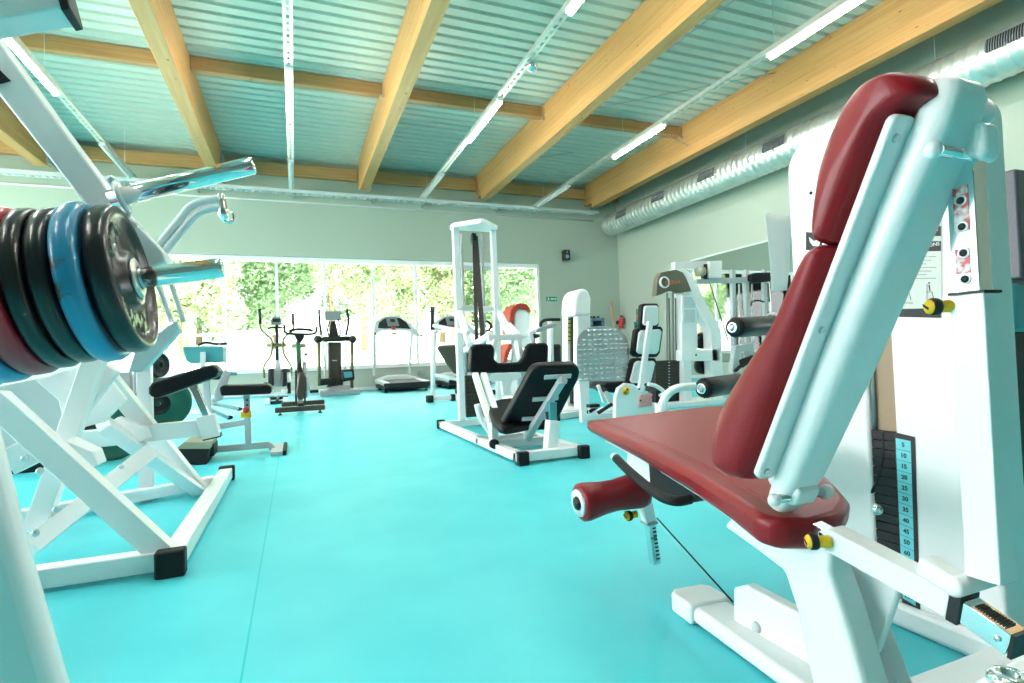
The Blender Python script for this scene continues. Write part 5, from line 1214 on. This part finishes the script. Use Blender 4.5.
def roller_machine():
    y = 2.15; t = thing('leg_curl_machine', (at(735, 400, y=y).x, y+.3, 0), 'white leg curl machine with two black foam rollers, right behind the red seat', 'exercise machine')
    def roller(px, py, r, L_):
        c = at(px, py, y=y); ax = V((.97, .22, .03)).normalized()
        ro = MB().lathe(c, ax, [(0, 0), (0, r*.55), (.006, r*.9), (.022, r), (.03, r*1.0), (L_, r), (L_, 0)], 36).build('foam_roller', VINYLB, t)
        MB().lathe(c-ax*.002, -ax, [(0, r*.52), (.006, r*.52), (.009, r*.42), (.006, r*.34), (0, r*.34)], 28).build('chrome_washer', CHROME, ro)
        MB().lathe(c-ax*.002, -ax, [(0, 0), (0, r*.3), (.008, r*.27), (.012, 0)], 20).build('hub_nut', STEEL, ro)
        u = ax.orthogonal().normalized(); w = ax.cross(u)
        for k in range(14):
            a = 2*pi*k/14; MB().tube([c+ax*.0015+(u*cos(a)+w*sin(a))*r*.60, c+ax*.022+(u*cos(a)+w*sin(a))*r*1.005], .0035, 6).build('pleat', DARK, ro)
        return ax
    ax = roller(733, 327.5, .052, .36); roller(702, 388.5, .050, .30)
    MB().tube(smooth_path([at(q[0], q[1], y=y+.05) for q in ((658, 425), (661, 408), (667, 395), (678, 388), (698, 386.5), (715, 388))], 5), .020, 16).build('curved_tube_arm', WHITE, t)
    MB().bar(at(662, 404, y=y+.07), at(662, 440, y=y+.07), .05, .05).build('arm_post', WHITE, t, bevel=.006)
    p = at(795, 330, y=y+.15); MB().box((p.x-.05, y+.1, .05), (p.x+.05, y+.2, p.z+.12)).build('post', WHITE, t, bevel=.01)
    a = at(668, 450, y=y+.08); MB().box((a.x-.03, y+.02, 0), (p.x+.08, y+.12, .06)).build('base_rail', WHITE, t, bevel=.008)
    MB().box((a.x-.0, y+.04, .05), (a.x+.05, y+.1, .35)).build('front_post', WHITE, t, bevel=.006)
    MB().box((p.x-.08, y-.15, 0), (p.x+.08, y+.75, .055)).build('base_rail', WHITE, t, bevel=.008)
roller_machine()

# ---------------------------------------------------------------- things on the walls
c = at(565.5, 255.5, y=12.3)
t = thing('wall_speaker', (c.x, 12.3, c.z-.13), 'small black loudspeaker on the back wall, right of the long window', 'speaker')
box((c.x-.085, 12.2, c.z-.13), (c.x+.085, 12.34, c.z+.13), 'cabinet', DARK, t, bevel=.012)
MB().lathe((c.x, 12.199, c.z-.04), (0, -1, 0), [(0, 0), (0, .05), (.004, .05), (.002, .02), (.006, 0)], 24).build('driver_cone', GREYM, t)
MB().lathe((c.x, 12.199, c.z+.07), (0, -1, 0), [(0, 0), (0, .022), (.004, .02), (.004, 0)], 20).build('tweeter', GREYM, t)
box((c.x-.03, 12.34, c.z-.05), (c.x+.03, 12.4, c.z+.05), 'wall_bracket', DARK, t)
c = at(551.5, 299, y=12.39)
t = thing('exit_sign', (c.x, 12.39, c.z-.055), 'small green emergency exit sign on the back wall beside the window', 'sign')
box((c.x-.145, 12.375, c.z-.055), (c.x+.145, 12.399, c.z+.055), 'sign_board', GREENP, t, bevel=.003)
def fig(pts, nm):
    b = MB(); b.prism([(c.x+x, 12.3745, c.z+z) for x, z in pts], (0, -.002, 0)); b.build(nm, PAPER, t)
fig([(.06, -.008), (.1, -.008), (.1, -.025), (.13, 0), (.1, .025), (.1, .008), (.06, .008)], 'arrow'); fig([(-.03, -.012), (.05, -.012), (.05, .012), (-.03, .012)], 'white_band')
b = MB(); b.ball((c.x-.09, 12.374, c.z+.033), .010, (1, .2, 1)); b.prism([(c.x+x, 12.3745, c.z+z) for x, z in ((-.105, .02), (-.08, .022), (-.085, -.005), (-.065, -.03), (-.075, -.036), (-.097, -.012), (-.115, -.038), (-.125, -.032), (-.105, -.004))], (0, -.002, 0)); b.build('running_figure', PAPER, t)
c = at(628.3, 322, y=12.0)
t = thing('fire_extinguisher', (c.x, 12.25, c.z-.16), 'red fire extinguisher hung in the far right corner of the room', 'fire extinguisher')
cx = at(628.3, 322, y=12.2).x; cz = at(628.3, 322, y=12.2).z; cx = min(cx, XR-.12)
MB().lathe((cx, 12.2, cz-.16), (0, 0, 1), [(0, 0), (0, .055), (.02, .065), (.22, .065), (.27, .04), (.29, .02), (.29, 0)], 24).build('cylinder', REDP, t)
box((cx-.02, 12.15, cz+.13), (cx+.03, 12.22, cz+.17), 'valve', DARK, t); MB().tube(smooth_path([(cx+.02, 12.17, cz+.14), (cx+.08, 12.15, cz+.08), (cx+.07, 12.14, cz-.05)], 5), .010, 8).build('hose', DARK, t)
box((cx-.03, 12.26, cz-.05), (cx+.03, 12.4, cz+.05), 'wall_hook', DARK, t)
p0, p1 = at(621, 299, y=11.8), at(624, 360, y=11.8)
o = MB().bar((p0.x-.02, 12.25, p0.z), (p1.x-.05, 11.8, .0), .07, .04).build('wooden_plank', WOODP, bevel=.004); tag(o, 'narrow brown wooden plank leaning in the far right corner', 'plank')
yy = 9.5
t = thing('standing_sign', (at(639, 340, y=yy).x, yy, 0), 'slim dark green stand with a red top, behind the three-piece seat back', 'stand')
pbar((637, 309), (637.5, 395), yy, .035, .035, 'pole', GREENR, t); quad([(637, 315), (641, 314), (641.5, 322), (637.5, 322)], yy-.03, .04, 'red_panel', REDP, t); quad([(635, 322), (641, 322), (641, 329), (635.5, 329)], yy-.03, .05, 'green_panel', GREENR, t)
c = at(638, 395, y=yy); box((c.x-.15, yy-.15, 0), (c.x+.15, yy+.15, .04), 'base', GREENR, t)
yy = 8.5
t = thing('low_shelf_unit', (at(597, 350, y=yy).x, yy, 0), 'dark blue-grey shelf unit with small items on top, behind the white weight tower', 'shelf')
BLUEG = mat('dark_blue_grey_laminate', (.07, .13, .17, 1), .5)
q0, q1 = at(591, 318, y=yy), at(604.5, 318, y=yy)
box((q0.x, yy, q0.z-.05), (q1.x, yy+.4, q0.z), 'top_board', BLUEG, t); box((q1.x-.06, yy, 0), (q1.x, yy+.4, q0.z-.05), 'side_board', BLUEG, t); box((q0.x, yy, 0), (q0.x+.04, yy+.4, q0.z-.05), 'side_board', BLUEG, t)
box((q0.x+.04, yy+.36, .05), (q1.x-.06, yy+.39, q0.z-.05), 'back_board', DARKBR, t); box((q0.x+.04, yy+.02, q0.z-.55), (q1.x-.06, yy+.38, q0.z-.52), 'shelf_board', BLUEG, t); box((q0.x+.04, yy+.02, .05), (q1.x-.06, yy+.38, .1), 'shelf_board', BLUEG, t)
for k, px in enumerate((592.5, 595.5, 599.5)):
    c = at(px, 317, y=yy+.1); o = MB().lathe((c.x, yy+.15, q0.z), (0, 0, 1), [(0, 0), (0, .028), (.03, .03), (.045, .015), (.045, 0)], 14).build('small_jar', DARK)
    tag(o, 'tiny dark jar on the blue-grey shelf unit, ' + ['leftmost', 'middle', 'rightmost'][k] + ' of three', 'jar', 'jars on the shelf unit')
for k, px in enumerate((419, 424)):
    c = at(px, 373, y=12.39); o = MB().box((c.x-.04, 12.378, c.z-.05), (c.x+.04, 12.399, c.z+.05)).build('wall_socket', GREYM, bevel=.006); tag(o, 'small grey wall socket low on the back wall by the treadmill, ' + ('left' if k == 0 else 'right') + ' one', 'socket', 'wall sockets')
# wall mirror
a = at(711, 256, x=8.0); c = at(775, 237, x=8.0)
t = thing('wall_mirror', (8.0, (a.y+c.y)/2, .4), 'large frameless wall mirror on the right wall behind the cable station', 'mirror')
z1 = a.z
MB().box((8.012, 3.0, .35), (8.03, a.y+.6, z1)).build('mirror_pane', MIRROR, t)
MB().box((8.0, 3.0, z1), (8.035, a.y+.6, z1+.03)).build('top_strip', PALE, t); MB().box((8.0, a.y+.6, .35), (8.035, a.y+.63, z1+.03)).build('side_strip', PALE, t)
